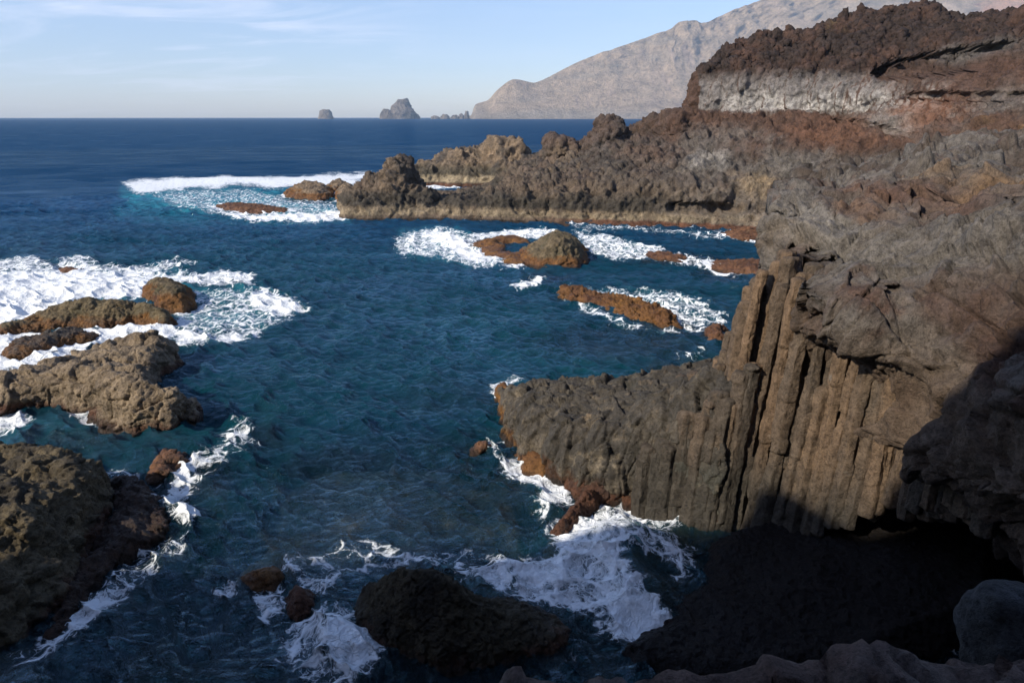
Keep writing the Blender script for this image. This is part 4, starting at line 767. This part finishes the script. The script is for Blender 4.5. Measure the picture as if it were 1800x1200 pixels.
# ripples
mp = N_(t, 'ShaderNodeMapping'); mp.inputs['Scale'].default_value = (.7, 1.25, 1); mp.inputs['Rotation'].default_value = (0, 0, .4); t.links.new(pos, mp.inputs[0])
r1 = noise(t, mp.outputs[0], 1.3, 8, .64, .25); r2 = noise(t, mp.outputs[0], 4.0, 6, .62, .3)
r1 = mth(t, 'SUBTRACT', 1.0, mth(t, 'ABSOLUTE', mth(t, 'MULTIPLY_ADD', r1, 3.0, -1.5))); r2 = mth(t, 'SUBTRACT', 1.0, mth(t, 'ABSOLUTE', mth(t, 'MULTIPLY_ADD', r2, 3.0, -1.5))); r3 = noise(t, mp.outputs[0], .09, 3, .5)
h = mth(t, 'ADD', mth(t, 'MULTIPLY', r1, .24), mth(t, 'ADD', mth(t, 'MULTIPLY', r2, .17), mth(t, 'MULTIPLY', r3, 2.0)))
bp = N_(t, 'ShaderNodeBump', Strength=1.0, Distance=.5); t.links.new(h, bp.inputs['Height'])
t.links.new(bp.outputs[0], dif.inputs['Normal']); gl = N_(t, 'ShaderNodeBsdfGlossy', Roughness=.08); gl.inputs['Color'].default_value = (.62, .84, 1, 1); t.links.new(bp.outputs[0], gl.inputs['Normal'])
fr = N_(t, 'ShaderNodeFresnel', IOR=1.33); t.links.new(bp.outputs[0], fr.inputs['Normal'])
m2 = N_(t, 'ShaderNodeMixShader'); t.links.new(mth(t, 'MINIMUM', mth(t, 'MULTIPLY', fr.outputs[0], .44), mth(t, 'MULTIPLY', mrange(t, sxy.outputs[1], 20, 160, .26, .085), mrange(t, noise(t, mp.outputs[0], .06, 12, .78, .2), .36, .64, .15, 1.9))), m2.inputs[0]); t.links.new(m1.outputs[0], m2.inputs[1]); t.links.new(gl.outputs[0], m2.inputs[2])
# foam: lace of warped cells and streaky noise, solid where the foam is thick
wn = N_(t, 'ShaderNodeTexNoise', Scale=.9, Detail=4, Roughness=.6); t.links.new(pos, wn.inputs['Vector'])
wv = N_(t, 'ShaderNodeVectorMath', operation='SCALE', Scale=1.1); t.links.new(wn.outputs['Color'], wv.inputs[0])
wa = N_(t, 'ShaderNodeVectorMath', operation='ADD'); t.links.new(pos, wa.inputs[0]); t.links.new(wv.outputs[0], wa.inputs[1])
v1 = N_(t, 'ShaderNodeTexVoronoi', Scale=1.1, feature='DISTANCE_TO_EDGE'); v2 = N_(t, 'ShaderNodeTexVoronoi', Scale=4.2, feature='DISTANCE_TO_EDGE')
for v in (v1, v2): t.links.new(wa.outputs[0], v.inputs['Vector'])
fn = noise(t, wa.outputs[0], 2.2, 10, .68, .6)
lace = mth(t, 'MAXIMUM', mrange(t, v1.outputs['Distance'], 0, .11, .95, 0), mrange(t, v2.outputs['Distance'], 0, .10, .62, 0))
pat = mth(t, 'ADD', mth(t, 'MULTIPLY', lace, .42), mth(t, 'MULTIPLY', mrange(t, fn, .25, .75), .72))
thr = mth(t, 'SUBTRACT', 1.10, mth(t, 'MULTIPLY', A_f, 1.22))
ff = N_(t, 'ShaderNodeMapRange', interpolation_type='SMOOTHSTEP'); t.links.new(mth(t, 'SUBTRACT', pat, thr), ff.inputs[0]); ff.inputs[1].default_value = -.12; ff.inputs[2].default_value = .30
fmask = mth(t, 'MULTIPLY', ff.outputs[0], mrange(t, A_f, .03, .15))
fb = N_(t, 'ShaderNodeBump', Strength=1.0, Distance=.13); t.links.new(mth(t, 'ADD', fn, mth(t, 'MULTIPLY', lace, .3)), fb.inputs['Height'])
fd = N_(t, 'ShaderNodeBsdfDiffuse'); fd.inputs[0].default_value = (.80, .83, .85, 1); t.links.new(fb.outputs[0], fd.inputs['Normal'])
m3 = N_(t, 'ShaderNodeMixShader'); t.links.new(fmask, m3.inputs[0]); t.links.new(m2.outputs[0], m3.inputs[1]); t.links.new(fd.outputs[0], m3.inputs[2]); t.links.new(m3.outputs[0], out.inputs[0])
finish('sea', me, m, 'deep blue rippled sea with white foam washing round the rocks', 'sea', 'structure', base=np.array([0, 0, 0.]))

# ---- sea air
HZ = True
if HZ:
    bx = [(-9500, 9500), (-9500, 9500), (-60, 1150)]
    Vb = np.array([(x, y, z) for x in bx[0] for y in bx[1] for z in bx[2]], float); Fb = [(0, 1, 3, 2), (4, 6, 7, 5), (0, 4, 5, 1), (2, 3, 7, 6), (0, 2, 6, 4), (1, 5, 7, 3)]
    m, t = new_mat('sea_air'); out = N_(t, 'ShaderNodeOutputMaterial'); pv = N_(t, 'ShaderNodeVolumePrincipled', Density=7e-5, Anisotropy=.0); pv.inputs['Color'].default_value = (.62, .80, 1.0, 1)
    t.links.new(pv.outputs[0], out.inputs['Volume']); me = mesh_np('haze', Vb, Fb)
    finish('haze', me, m, 'pale blue sea haze fading the far mountain and horizon', 'haze', 'stuff', smooth=False)
